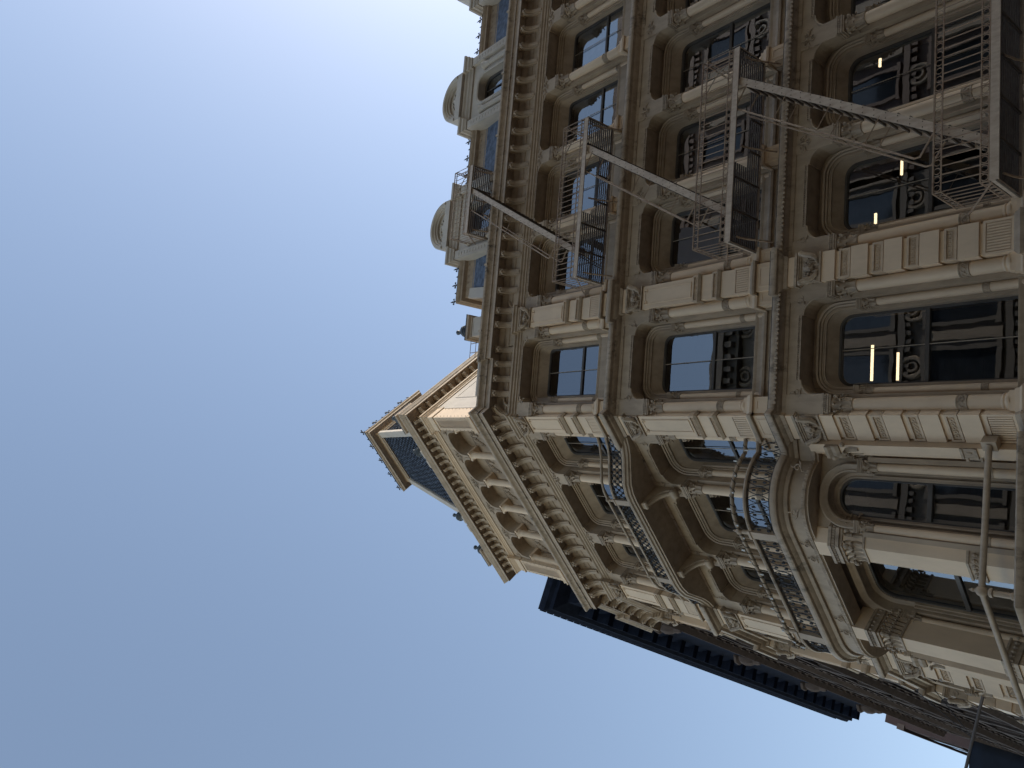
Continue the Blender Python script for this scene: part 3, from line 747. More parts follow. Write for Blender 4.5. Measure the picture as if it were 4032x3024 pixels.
for a_, n_ in posts:
    p_ = wD(a_, n_); m = MB(); m.box(-.09, .09, -.07, .07, 10.37, 11.02); m.box(-.11, .11, -.09, .09, 10.97, 11.03)
    m.lathe([(.05, 11.02), (.045, 11.2), (.045, 11.22)], seg=10); m.blob((0, 0, 11.30), .075, .075, .075, 10, 6); m.lathe([(.05, 11.36), (.02, 11.40), (.03, 11.42), (.001, 11.47)], seg=8)
    OBJ('balcony_post', m.mesh('balcony_post', M_IRON), BAL1, T((p_.x, p_.y, 0)) @ Matrix.Rotation(-TH, 4, 'Z'))
pp = [(*wD(a_, n_), 11.30) for a_, n_ in bow(1.16)]
m = MB(); m.tube(pp, .042, 10); OBJ('pipe_rail', m.mesh('pipe_rail', M_IRON), BAL1)
# upper balcony, shallow with curved wings, on two scroll brackets
def bow5(n):
    wing = [(-.62, .10), (-.85, .16), (-1.1, .28), (-1.38, .47), (-1.66, .66), (-1.92, .74), (-2.15, .76)]
    k = n - .76
    w_ = [(x + k * .25, y + k) for x, y in wing]
    return [(-DW - x, y) for x, y in w_] + [(x, y) for x, y in reversed(w_)]
slab = MB(); b5 = [wD(*q) for q in bow5(.72)]
slab.sweep(b5, [(-.5, 14.72), (-.05, 14.72), (-.04, 14.76), (.0, 14.77), (.02, 14.82), (.06, 14.84), (.075, 14.89), (.06, 14.93), (-.5, 14.95)])
in5 = [wD(a_, n_ - .25) for a_, n_ in bow5(.76)]
poly = in5 + [wD(-.6, -.2), wD(-DW + .6, -.2)]
for zz in (14.735,): slab.add([(p.x, p.y, zz) for p in poly], [tuple(range(len(poly)))])
BAL2 = OBJ('balcony', slab.mesh('balcony_slab', M_IRON), BLD)
m = MB(); fl5 = [wD(*q) for q in bow5(.71)] + [wD(-.6, -.2), wD(-DW + .6, -.2)]; m.add([(p.x, p.y, 14.958) for p in fl5], [tuple(range(len(fl5)))]); OBJ('balcony_floor', m.mesh('balcony_floor', M_BOUNCE_CUT), BAL2)
l5 = [wD(*q) for q in bow5(.70)]
lattice_bow('lattice_railing', BAL2, l5, 14.97, 15.40, M_BLACK, .15, 'cross')
rail_sweep('top_rail', BAL2, l5, [(-.04, 15.40), (.04, 15.40), (.055, 15.43), (.045, 15.465), (-.04, 15.465)], M_SOOT)
rail_sweep('bottom_rail', BAL2, l5, [(-.03, 14.945), (.03, 14.945), (.03, 14.98), (-.03, 14.98)], M_BLACK)
for a_ in (-2.2, -4.88):
    p_ = wD(a_, .70); m = MB(); m.box(-.08, .08, -.06, .06, 14.94, 15.48); m.box(-.1, .1, -.075, .075, 15.44, 15.49); m.lathe([(.04, 15.48), (.035, 15.7)], seg=10); m.blob((0, 0, 15.76), .065, .065, .065, 10, 6)
    OBJ('balcony_post', m.mesh('balcony_post', M_IRON), BAL2, T((p_.x, p_.y, 0)) @ Matrix.Rotation(-TH, 4, 'Z'))
m = MB(); m.tube([(*wD(*q), 15.76) for q in bow5(.70)], .036, 10); OBJ('pipe_rail', m.mesh('pipe_rail', M_IRON), BAL2)
for a_ in (-2.375, -4.705):
    m = MB(); pr = []
    top = [(.0, 14.73), (-.70, 14.73), (-.70, 14.66)]
    low = [(-.62, 14.60), (-.5, 14.57), (-.38, 14.52), (-.26, 14.44), (-.16, 14.33), (-.10, 14.2), (-.08, 14.08), (.0, 13.98), (.14, 13.98)]
    pr = [(.14, 14.73)] + top[1:] + low
    m.hull([(-.09, y, z) for y, z in pr], [(.09, y, z) for y, z in pr])
    m.tube([(0, y - .01, z - .012) for y, z in low], .05, 8)
    m.lathe([(.001, -.13), (.10, -.11), (.12, 0), (.10, .11), (.001, .13)], c=(0, -.10, 14.08), seg=12, axis='x'); m.torus((.12, -.10, 14.08), .06, .018, 'x', 10, 5); m.torus((-.12, -.10, 14.08), .06, .018, 'x', 10, 5)
    m.lathe([(.001, -.12), (.06, -.1), (.07, 0), (.06, .1), (.001, .12)], c=(0, -.64, 14.62), seg=10, axis='x')
    OBJ('scroll_bracket', m.mesh('scroll_bracket', M_IRON), BAL2, MD @ T((a_, .1, 0)))

# ------------------------------------------------------------------ bowed bay of the corner below the lower balcony
f3 = FL[3]
def curved_band(name, r, prof, mat, n0=.10): m = MB(); m.sweep([wD(a_, n_) for a_, n_ in bow(r, n0)], prof); return OBJ(name, m.mesh(name, mat, ang=40), BLD)
curved_band('curved_frieze', 1.02, [(-.40, 9.66), (-.02, 9.66), (-.02, 9.69), (0, 9.70), (0, 10.08), (-.40, 10.08)], M_IRON)
curved_band('curved_bead', 1.02, [(-.02, 9.70), (.02, 9.71), (.03, 9.75), (.02, 9.79), (-.02, 9.80)], M_CARVE)
cb = MB()
bw = bow(1.04)
for i in range(len(bw) - 1):
    a_, b_ = Vector(bw[i]), Vector(bw[i + 1]); nn = max(1, int((b_ - a_).length / .055))
    for q in range(nn):
        c = a_.lerp(b_, (q + .5) / nn); p_ = wD(c.x, c.y); cb.blob((p_.x, p_.y, 9.755), .02, .02, .03, 5, 4)
OBJ('bead_strip', cb.mesh('bead_strip', M_CARVE), BLD, kind='stuff')
MC = MD @ T((-3.54, -1.02, 0))
MS1 = MD @ T((-1.213, -.80, 0)) @ Matrix.Rotation(rad(45), 4, 'Z')
MS2 = MD @ T((-DW + 1.213, -.80, 0)) @ Matrix.Rotation(rad(-45), 4, 'Z')
def bow_bay(frame, hp, wi, lint):
    F = frame; f = f3; r = min(.42, wi * .98); d = {}
    o2 = round_outline(wi, f['neck'] - .1, f['arch'] - .04, r, r, 8)
    m = MB(); m.arch(o2, [(0, .52), (0, .44), (.025, .42), (.04, .445), (.075, .43), (.10, .40), (.135, .385), (.16, .41), (.165, .52)])
    m.arch(o2, [(-.10, .80), (-.10, .70), (-.07, .68), (-.05, .70), (0.02, .66), (.02, .80)])
    s_ = OBJ('window_surround', m.mesh('archivolt', M_IRON, ang=35), BLD, F)
    m = MB(); m.plate(o2, .50, .80, 10.0)
    for q in (-1, 1): m.box(q * hp if q < 0 else wi + .004, -wi - .004 if q < 0 else hp, .50, 1.0, f['neck'] - .1, 10.0)
    OBJ('inner_plate', m.mesh('inner_plate', M_IRON), s_)
    zb = 5.3
    for q in (-1, 1):
        m = MB(); x0, x1 = sorted((q * hp, q * wi)); m.box(x0, x1, .56, 1.0, zb, f['neck'] - .08)
        x0, x1 = sorted((q * hp, q * (wi + .19))); m.box(x0, x1, .36, 1.0, zb, f['neck'] - .05)
        x0, x1 = sorted((q * wi, q * (wi - .10))); m.box(x0, x1, .66, .8, zb, f['neck'] - .05)
        x0, x1 = sorted((q * (wi - .04), q * (wi - .07))); m.box(x0, x1, .60, .7, zb, f['neck'] - .05)
        OBJ('pier_wall', m.mesh('pier_wall', M_IRON), BLD, F)
    o3 = round_outline(wi - .10, 5.9, f['arch'] - .14, r * .85, r * .85, 8)
    m = MB(); m.arch(o3, [(.03, .72), (-.03, .72), (-.03, .80), (.03, .80)]); m.box(-wi + .1, wi - .1, .715, .80, f['rail'] - .05, f['rail'] + .03)
    w_ = OBJ('window', m.mesh('window_frame', M_SASH), BLD, F)
    x = wi - .12; ol = round_outline(x, f['rail'] + .03, f['arch'] - .16, r * .8, r * .8, 8)
    mm = MB(); mm.add([(a_, .765, b_) for a_, b_ in ol], [tuple(range(len(ol) - 1, -1, -1))]); OBJ('pane', mm.mesh('pane', M_GLASS, smooth=False), w_)
    mm = MB(); mm.add([(-x, .76, 5.9), (x, .76, 5.9), (x, .76, f['rail'] - .05), (-x, .76, f['rail'] - .05)], [(0, 1, 2, 3)]); OBJ('pane', mm.mesh('pane', M_GLASS, smooth=False), w_)
    if wi > .6:
        m = MB(); m.bar((.25, .74, 5.9), (.22, .74, f['arch'] - .16), .016); OBJ('muntin', m.mesh('muntin', M_WIRE), w_)
    zn = f['neck'] - .22
    for sd in (-1, 1): column(F, sd * (wi + .11), .45, 3, .082, 5.9, zn, zn + .25, zn + .36, .24, small=True)
bow_bay(MC, 1.2, .92, 9.66); bow_bay(MS1, .74, .46, 9.66); bow_bay(MS2, .74, .46, 9.66)
def corner_pier(pts, nm='corner_pier'):
    P_ = [wD(*q) for q in pts]; m = MB(); m.hull([(p.x, p.y, 5.3) for p in P_], [(p.x, p.y, 9.7) for p in P_]); o = OBJ(nm, m.mesh(nm, M_CLEAN), BLD)
    c = sum((Vector(p) for p in P_), Vector((0, 0))) / len(P_)
    def sc(k): return [c + (p - c) * k for p in P_]
    m = MB()
    for k, z0, z1 in ((1.14, 9.12, 9.17), (1.26, 9.17, 9.24), (1.20, 9.24, 9.32), (1.32, 9.32, 9.38)):
        q = sc(k); m.hull([(p.x, p.y, z0) for p in q], [(p.x, p.y, z1) for p in q])
    q = sc(1.25); n = len(q)
    for a_, b_ in zip(q, q[1:]):
        for i in range(7):
            p = a_.lerp(b_, (i + .5) / 7); m.box(p.x - .012, p.x + .012, p.y - .012, p.y + .012, 9.25, 9.31)
    q1, q2 = sc(1.04), sc(1.22)
    for a_, b_ in zip(q1, q1[1:]):
        L_ = (b_ - a_).length; nn = max(1, int(L_ / .10)); d = (b_ - a_).normalized(); nv = Vector((d.y, -d.x)); ang = math.atan2(nv.y, nv.x)
        for i in range(nn):
            p = a_.lerp(b_, (i + .5) / nn)
            leaf(m, (p.x - nv.x * .02, p.y - nv.y * .02, 8.74), ang, .02, .22, .10, .07); leaf(m, (p.x - nv.x * .02, p.y - nv.y * .02, 8.86), ang, .025, .24, .08, .10)
    for p in q1:
        m.blob((p.x, p.y, 9.04), .055, .055, .06, 8, 5); m.blob((p.x + (p.x - c.x) * .12, p.y + (p.y - c.y) * .12, 8.93), .04, .04, .05, 7, 5)
    for k, z0, z1 in ((1.08, 8.69, 8.73),):
        q = sc(k); m.hull([(p.x, p.y, z0) for p in q], [(p.x, p.y, z1) for p in q])
    OBJ('capital', m.mesh('pier_capital', M_CARVE), o)
    m = MB()
    for k, z0, z1 in ((1.12, 6.70, 6.74), (1.05, 6.74, 6.92), (1.12, 6.92, 6.96)):
        q = sc(k); m.hull([(p.x, p.y, z0) for p in q], [(p.x, p.y, z1) for p in q])
    q = sc(1.07)
    for a_, b_ in zip(q, q[1:]):
        nn = max(1, int((b_ - a_).length / .09))
        for i in range(nn):
            p = a_.lerp(b_, (i + .5) / nn); m.blob((p.x, p.y, 6.83), .028, .028, .06, 6, 4); m.blob((p.x, p.y, 6.83), .04, .04, .025, 6, 4)
    OBJ('ring_band', m.mesh('pier_band', M_CARVE), o)
    m = MB(); q = sc(1.12); m.hull([(p.x, p.y, 6.0) for p in q], [(p.x, p.y, 6.16) for p in q]); OBJ('base_moulding', m.mesh('pier_base', M_IRON), o)
    return o
corner_pier([(-2.62, .62), (-2.62, 1.0), (-2.52, 1.14), (-2.18, 1.14), (-2.00, .96), (-2.2, .62)][0:0] or [(-2.56, .55), (-2.56, 1.13), (-2.22, 1.13), (-2.02, .93), (-2.02, .55)])
corner_pier([(-DW + 2.02, .55), (-DW + 2.02, .93), (-DW + 2.22, 1.13), (-DW + 2.56, 1.13), (-DW + 2.56, .55)])
for sg in (0, 1):
    q = [(-1.06, -.5), (-1.06, -.10), (-.90, -.10), (-.90, .02), (-.76, .02), (-.76, .14), (-.58, .14), (-.58, -.5)]
    if sg: q = [(-DW - a_, b_) for a_, b_ in reversed(q)]
    P_ = [wD(*p) for p in q]; m = MB(); m.hull([(p.x, p.y, 5.3) for p in P_], [(p.x, p.y, 9.7) for p in P_]); o = OBJ('stepped_pier', m.mesh('stepped_pier', M_CLEAN), BLD)
    m = MB(); inner = q[1:-1] if not sg else q[1:-1]
    ip = [wD(*p) for p in inner]
    m.sweep(ip, [(-.02, 6.70), (.03, 6.70), (.03, 6.74), (.012, 6.75), (.012, 6.91), (.03, 6.92), (.03, 6.96), (-.02, 6.96)])
    for a_, b_ in zip(ip, ip[1:]):
        c = (a_ + b_) / 2; m.blob((c.x, c.y, 6.83), .04, .04, .06, 6, 4)
    OBJ('ring_band', m.mesh('pier_band', M_CARVE), o)
    m = MB(); m.sweep(ip, [(-.02, 9.08), (.03, 9.08), (.06, 9.14), (.05, 9.22), (.09, 9.28), (.09, 9.34), (-.02, 9.34)])
    for a_, b_ in zip(ip, ip[1:]):
        c = (a_ + b_) / 2; d = (b_ - a_).normalized(); nv = Vector((d.y, -d.x)); leaf(m, (c.x, c.y, 8.72), math.atan2(nv.y, nv.x), .02, .3, .11, .09)
    for p in ip: m.blob((p.x, p.y, 9.0), .05, .05, .05, 7, 5)
    OBJ('capital', m.mesh('pier_capital', M_CARVE), o)
for a_, n_, ang in ((-1.25, .72, 45), (-1.72, 1.06, 20), (-3.0, 1.14, 0)):
    p_ = wD(a_, n_)
for frame_, x_, sg in ((MC, .86, -1), (MC, -.86, 1), (MC, 1.18, 1), (MC, -1.18, -1), (MS1, -.42, -1), (MS1, .42, 1), (MS2, .42, 1)):
    OBJ('scroll_ornament', half_scroll_mesh(sg), BLD, frame_ @ T((x_, -.115 if frame_ is MC else (.02 if abs(x_) > .3 else -.05), 9.88)))
# octagonal balcony one floor lower, with its pipe rail
slab = MB(); oc = [(-6.9, .2), (-4.98, 2.0), (-2.10, 2.0), (-.18, .2)]; op = [wD(*q) for q in oc]
slab.sweep(op, [(-1.9, 5.80), (-.1, 5.80), (-.06, 5.84), (.0, 5.86), (.05, 5.92), (.06, 5.98), (.0, 6.02), (-.1, 6.03)])
pl = [wD(-6.7, .0), wD(-4.98, 1.9), wD(-2.10, 1.9), wD(-.38, .0)]
for zz in (5.81,): slab.add([(p.x, p.y, zz) for p in pl], [(0, 1, 2, 3)])
BAL0 = OBJ('balcony', slab.mesh('balcony_slab', M_SOOT), BLD)
m = MB(); m.add([(p.x, p.y, 6.036) for p in pl], [(0, 1, 2, 3)]); OBJ('balcony_floor', m.mesh('balcony_floor', M_BOUNCE_CUT), BAL0)
ro = [(-6.62, .20), (-5.05, 1.88), (-2.03, 1.88), (-.46, .20)]
m = MB(); m.tube([(*wD(*q), 6.47) for q in ro], .05, 12); OBJ('pipe_rail', m.mesh('pipe_rail', M_IRON), BAL0)
for a_, n_ in ro[1:3]:
    p_ = wD(a_, n_); m = MB(); m.lathe([(.06, 6.0), (.06, 6.05), (.045, 6.07), (.045, 6.3), (.075, 6.31), (.075, 6.35), (.05, 6.37)], seg=12); m.blob((0, 0, 6.47), .085, .085, .085, 12, 8); m.lathe([(.05, 6.54), (.02, 6.57), (.03, 6.6), (.001, 6.66)], seg=8)
    OBJ('rail_post', m.mesh('rail_post', M_IRON), BAL0, T((p_.x, p_.y, 0)))
p_ = wD(-.48, .05); m = MB(); m.box(-.09, .09, -.16, .02, 6.36, 6.58); OBJ('rail_socket', m.mesh('rail_socket', M_IRON), BAL0, T((p_.x, p_.y, 0)) @ Matrix.Rotation(-TH, 4, 'Z'))

# ------------------------------------------------------------------ tower attic over the corner
AT = OBJ('tower_attic', None, BLD, MD)
def atp(name, mb, mat, kind=None, M=None): 
    o = OBJ(name, mb.mesh(name, mat, ang=35), AT, M, kind=kind); return o
TDEP = 5.6
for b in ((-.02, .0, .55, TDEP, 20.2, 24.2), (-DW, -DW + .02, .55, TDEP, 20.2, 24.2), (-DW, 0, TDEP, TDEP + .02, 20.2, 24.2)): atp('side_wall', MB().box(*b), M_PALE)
AC = [-.615, -1.785, -2.955, -4.125, -5.295, -6.465]
for a_ in (-.285, -DW + .285):
    m = MB(); m.box(-.285, .285, 0, .6, 20.2, 21.22); m.box(-.275, .275, .01, .6, 21.32, 23.62); panel_frame(m, -.19, .19, 21.5, 23.45, -.002, .012, .02, .03)
    o = atp('pilaster', m, M_CLEAN, M=T((a_, 0, 0)))
    m = MB(); m.sweep([(-.285, .6), (-.285, 0), (.285, 0), (.285, .6)], [(-.05, 21.2), (.05, 21.2), (.06, 21.25), (.03, 21.3), (.03, 21.36), (.05, 21.4), (-.05, 21.4)]); OBJ('base_moulding', m.mesh('base_moulding', M_CLEAN), o)
    m = MB(); m.sweep([(-.285, .6), (-.285, 0), (.285, 0), (.285, .6)], [(-.05, 23.56), (.02, 23.56), (.03, 23.62), (.0, 23.66), (0, 23.9), (.05, 23.96), (-.05, 23.98)]); OBJ('capital', m.mesh('attic_capital', M_CLEAN), o)
    m = MB()
    for z in [20.5 + .22 * k for k in range(14)]:
        for x in (-.245, .245): m.blob((x, 0.0, z), .014, .014, .014, 6, 4)
        for y in (.08, .5):
            for x in (-.283, .283): m.blob((x, y, z), .014, .014, .014, 6, 4)
    OBJ('rivet_rows', m.mesh('rivet_rows', M_CARVE), o, kind='stuff')
# arcade
for k in range(5):
    xa_, xb_ = AC[k + 1], AC[k]; c = (xa_ + xb_) / 2; hp = (xb_ - xa_) / 2; hw = hp - .10
    def mk():
        d = {}; ol = [(-hw, 22.95)] + [(-hw * math.cos(t), 23.12 + .43 * math.sin(t) ** .8) for t in [math.pi * i / 14 for i in range(15)]] + [(hw, 22.95)]
        m = MB(); m.plate(ol, .13, .62, 24.15); m.box(-hp, -hw - .004, .13, .62, 22.95, 24.15); m.box(hw + .004, hp, .13, .62, 22.95, 24.15); d['arch'] = m.mesh('arcade_arch', M_IRON, ang=25)
        m = MB(); m.arch(ol, [(0, .14), (0, .10), (.03, .09), (.05, .105), (.08, .10), (.085, .14)]); d['mould'] = m.mesh('arch_moulding', M_IRON, ang=40)
        m = MB(); m.box(-hp, hp, .60, .7, 22.2, 24.15); m.box(-hp, -.36, .60, .75, 20.3, 22.2); m.box(.36, hp, .60, .75, 20.3, 22.2); m.box(-.46, .46, .50, .6, 22.12, 22.2); d['back'] = m.mesh('recess_wall', M_IRON)
        m = MB()
        panel_frame(m, -.44, .44, 22.28, 22.94, .575, .01, .03, .025)
        random.seed(3)
        for s_ in (-1, 1):
            for q in range(5):
                t = q / 4; x = s_ * (.06 + .3 * t); z = 22.6 + .16 * math.cos(t * 2.6)
                m.torus((x, .565, z), .045, .016, 'y', 8, 5); m.blob((x + s_ * .03, .565, z - .09), .04, .02, .03, 6, 4); m.blob((x, .565, z + .08), .025, .02, .045, 6, 4)
        m.blob((0, .56, 22.62), .06, .03, .16, 8, 6); d['orn'] = m.mesh('leaf_panel', M_CARVE)
        m = MB(); ol2 = round_outline(.34, 20.35, 22.12, .12, .12, 4); m.arch(ol2, [(.05, .62), (0, .62), (0, .72), (.05, .72)]); m.bar((0, .68, 20.35), (0, .68, 22.1), .03); d['win'] = m.mesh('window_frame', M_SASH)
        m = MB(); m.add([(-.34, .70, 20.35), (.34, .70, 20.35), (.34, .70, 22.12), (-.34, .70, 22.12)], [(0, 1, 2, 3)]); d['pane'] = m.mesh('pane', M_GLASS, smooth=False)
        return d
    d = cached('attic_bay', mk)
    o = OBJ('arch', d['arch'], AT, T((c, 0, 0)))
    OBJ('arch_moulding', d['mould'], AT, T((c, 0, 0))); OBJ('recess_wall', d['back'], AT, T((c, 0, 0))); OBJ('leaf_panel', d['orn'], AT, T((c, 0, 0)))
    OBJ('window', d['win'], AT, T((c, 0, 0))); OBJ('pane', d['pane'], AT, T((c, 0, 0)))
for k, x in enumerate(AC):
    def mk():
        m = MB(); m.lathe([(.115, 20.6), (.12, 21.3), (.108, 22.60), (.115, 22.62), (.118, 22.66), (.11, 22.68), (.115, 22.78), (.15, 22.82), (.16, 22.86)], seg=16)
        m.lathe([(.15, 20.3), (.15, 20.5), (.115, 20.6)], seg=14); m.box(-.17, .17, -.13, .32, 22.86, 22.97); m.box(-.15, .15, -.10, .32, 22.97, 23.02)
        return m.mesh('attic_column', M_CLEAN, ang=40)
    OBJ('column', cached('attic_col', mk), AT, T((x, .26, 0)))
    if 0 < k < 5:
        OBJ('scroll_ornament', scroll_mesh(), AT, T((x, .11, 23.62)) @ Matrix.Scale(1.25, 4))
for x, s_ in ((-.72, -1), (-6.36, 1)): OBJ('scroll_ornament', half_scroll_mesh(s_), AT, T((x, .11, 23.6)))
m = MB(); lp_ = [(-DW, TDEP), (-DW, 0), (-DW + .57, 0), (-DW + .57, .13), (-.57, .13), (-.57, 0), (0, 0), (0, TDEP)]
m.sweep(lp_, [(-.3, 23.94), (.03, 23.94), (.045, 24.0), (.07, 24.02), (.07, 24.06), (.12, 24.10), (.13, 24.15), (-.3, 24.16)]); atp('architrave', m, M_CLEAN)
ep = [(-DW, TDEP), (-DW, 0), (0, 0), (0, TDEP)]
m = MB(); m.sweep(ep, [(-.4, 24.15), (.01, 24.15), (.01, 24.38), (.05, 24.42), (.06, 24.52), (.34, 24.54), (.34, 24.50), (.36, 24.50), (.37, 24.62), (.41, 24.66), (.43, 24.74), (.46, 24.78), (.46, 24.83), (.3, 24.87), (-.4, 24.9)]); atp('attic_cornice', m, M_IRON)
def bracket_mesh():
    m = MB(); pr = [(-.01, 24.16), (.05, 24.16), (.07, 24.22), (.09, 24.31), (.16, 24.38), (.25, 24.41), (.27, 24.44), (.27, 24.52), (-.01, 24.52)]
    m.hull([(-.055, -k, z) for k, z in pr], [(.055, -k, z) for k, z in pr]); m.box(-.07, .07, -.285, .0, 24.49, 24.535); return m.mesh('attic_bracket', M_IRON, ang=40)
BRK = bracket_mesh()
n_ = 24
for k in range(n_): OBJ('cornice_bracket', BRK, AT, T((-.06 - (DW - .12) * k / (n_ - 1), 0, 0)))
for k in range(14): OBJ('cornice_bracket', BRK, AT, T((0, .2 + .38 * k, 0)) @ Matrix.Rotation(rad(90), 4, 'Z'))
m = MB(); m.box(-DW, 0, .0, TDEP, 24.86, 24.92); atp('roof_deck', m, M_ROOF)
# sunlit riveted panel on the flank
m = MB()
panel_frame(m, -1.0, 1.0, 20.9, 23.6, -.012, .01, .02, .06)
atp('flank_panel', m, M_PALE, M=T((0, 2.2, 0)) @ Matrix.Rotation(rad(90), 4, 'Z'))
# pedestals with urns
def urn_mesh():
    m = MB(); m.lathe([(.17, 0), (.17, .04), (.10, .07), (.07, .14), (.09, .18), (.17, .26), (.21, .38), (.19, .46), (.21, .49), (.15, .53), (.08, .60), (.05, .74), (.045, .84), (.085, .88), (.09, .94), (.05, .99), (.001, 1.03)], seg=14)
    m.torus((0, 0, .36), .205, .02, 'z', 14, 5); m.torus((0, 0, .28), .18, .015, 'z', 14, 5)
    return m.mesh('urn', M_COPPER, ang=45)
URN = urn_mesh()
def urn_pedestal(parent, M, w, z0, z1, sc=1.0, capz=.14):
    m = MB(); a = w / 2
    m.box(-a, a, -a, a, z0, z1); panel_frame(m, -a * .7, a * .7, z0 + .15, z1 - .22, -a - .01, .008, .02, .05)
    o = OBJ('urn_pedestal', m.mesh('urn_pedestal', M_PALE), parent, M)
    m = MB(); m.sweep([(-a, -a), (a, -a), (a, a), (-a, a)], [(-.05, z1 - .2), (.02, z1 - .2), (.04, z1 - .14), (.10, z1 - .1), (.11, z1), (-.05, z1)], closed=True); OBJ('pedestal_moulding', m.mesh('pedestal_moulding', M_IRON), o)
    b = a + .12
    m = MB(); m.hull([(-b, -b, z1), (b, -b, z1), (b, b, z1), (-b, b, z1)], [(-b, -b, z1 + .03), (b, -b, z1 + .03), (b, b, z1 + .03), (-b, b, z1 + .03)])
    m.hull([(-b, -b, z1 + .03), (b, -b, z1 + .03), (b, b, z1 + .03), (-b, b, z1 + .03)], [(-.16, -.16, z1 + .03 + capz), (.16, -.16, z1 + .03 + capz), (.16, .16, z1 + .03 + capz), (-.16, .16, z1 + .03 + capz)])
    OBJ('pedestal_cap', m.mesh('pedestal_cap', M_COPPER), o)
    OBJ('urn', URN, o, T((0, 0, z1 + .03 + capz)) @ Matrix.Scale(sc, 4))
for x, y, w_, z1 in ((-.27, .32, .62, 26.0), (-DW + .27, .32, .62, 26.0)): urn_pedestal(BLD, MD @ T((x, y, 0)), w_, 24.85, z1)
for x in (-1.95, -DW + 1.95):
    def mk(q):
        m = MB()
        if 1:
            m.box(q * .22 - .17, q * .22 + .17, -.12, .2, 24.85, 25.95); m.box(q * .22 - .15, q * .22 + .15, -.10, .18, 25.95, 26.0)
            m.torus((q * .22, -.125, 25.55), .07, .02, 'y', 10, 5); m.blob((q * .22, -.125, 25.55), .03, .02, .03, 6, 4)
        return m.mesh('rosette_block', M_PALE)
    OBJ('rosette_block', cached('roset-1', lambda: mk(-1)), BLD, MD @ T((x, .12, 0)))
    o = OBJ('rosette_block', cached('roset1', lambda: mk(1)), BLD, MD @ T((x, .12, 0)))
    OBJ('urn', URN, o, T((.22, .04, 26.0)) @ Matrix.Scale(.85, 4))
    
# mansard of the tower, slate courses
MB0, MT0 = 24.9, 32.62
def mz(z): t = (z - 24.9) / 7.45; return 2.50 - 1.14 * t, .60 + 1.15 * t       # half width, depth of the front face
DM = 2.35
CXM = -3.54
MZR = OBJ('mansard_roof', None, BLD, MD)
def mring(z, g=0.0):
    h, y = mz(z); yc = .60 + 2.50; hb = yc - y
    return [(CXM - h - g, y - g, z), (CXM + h + g, y - g, z), (CXM + h + g, yc + hb + g, z), (CXM - h - g, yc + hb + g, z)]
m = MB(); m.hull(mring(MB0, -.03), mring(MT0, -.03)); OBJ('roof_core', m.mesh('roof_core', M_ROOF), MZR)
course = .23; slate_n = 0; rest = MB(); slates = []
def slate_quad(p0, p1, p2, p3, thick):
    P_ = [Vector(p) for p in (p0, p1, p2, p3)]; nrm = (P_[1] - P_[0]).cross(P_[3] - P_[0]).normalized()
    return P_, nrm
nc = int((MT0 - MB0) / course)
cand = []
for side in (0, 1):
    for r_ in range(nc):
        z0 = MB0 + r_ * course; z1 = z0 + course * .90
        A0, A1 = mring(z0), mring(min(z1, MT0)); i0, i1 = (0, 1) if side == 0 else (1, 2)
        a0, a1, b0, b1 = Vector(A0[i0]), Vector(A0[i1]), Vector(A1[i0]), Vector(A1[i1])
        n_s = max(3, round((a1 - a0).length / .20)); off = .5 * (r_ % 2)
        nrm = (a1 - a0).cross(b0 - a0).normalized()
        for k in range(-1, n_s + 1):
            t0 = max(0, (k + off) / n_s); t1 = min(1, (k + 1 + off) / n_s)
            if t1 - t0 < .01: continue
            lift = .030 + random.uniform(0, .014)
            q = [a0.lerp(a1, t0 + .012) + nrm * lift, a0.lerp(a1, t1 - .012) + nrm * lift, b0.lerp(b1, t1 - .012) + nrm * .003, b0.lerp(b1, t0 + .012) + nrm * .003]
            cand.append((side, z0, q, nrm))
vis = [c for c in cand if c[0] == 0 and c[1] > 28.4]
pick = set(id(c) for c in vis[:300])
for c in cand:
    side, z0, q, nrm = c
    fr = [tuple(p) for p in q]; bk = [tuple(p - nrm * .016) for p in q]
    if id(c) in pick:
        mm = MB(); ctr = sum(q, Vector()) / 4
        mm.hull([tuple(p - ctr) for p in q], [tuple(p - nrm * .016 - ctr) for p in q]); OBJ('slate', mm.mesh('slate', M_SLATE, smooth=False), MZR, T(ctr))
    else: rest.hull(fr, bk)
OBJ('slate_field', rest.mesh('slate_field', M_SLATE, smooth=False), MZR, kind='stuff')
# hip boards and curb
for i in range(4):
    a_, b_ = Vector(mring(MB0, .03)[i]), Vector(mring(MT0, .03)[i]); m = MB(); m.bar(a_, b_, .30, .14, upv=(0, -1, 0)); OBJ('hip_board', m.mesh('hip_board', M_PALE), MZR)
m = MB(); ct = mring(MT0); cp = [(p[0], p[1]) for p in ct]
m.sweep(cp, [(-.3, 32.56), (.05, 32.56), (.06, 32.62), (.10, 32.65), (.11, 32.70), (.09, 32.73), (.09, 32.90), (.13, 32.94), (.33, 32.96), (.33, 32.93), (.35, 32.93), (.37, 33.03), (.43, 33.08), (.44, 33.15), (-.3, 33.2)], closed=True)
CURB = OBJ('curb_cornice', m.mesh('curb_cornice', M_IRON), MZR)
m = MB(); m.box(cp[0][0] - .3, cp[1][0] + .3, cp[0][1] - .3, cp[2][1] + .3, 33.10, 33.19); OBJ('curb_deck', m.mesh('curb_deck', M_ROOF), MZR)
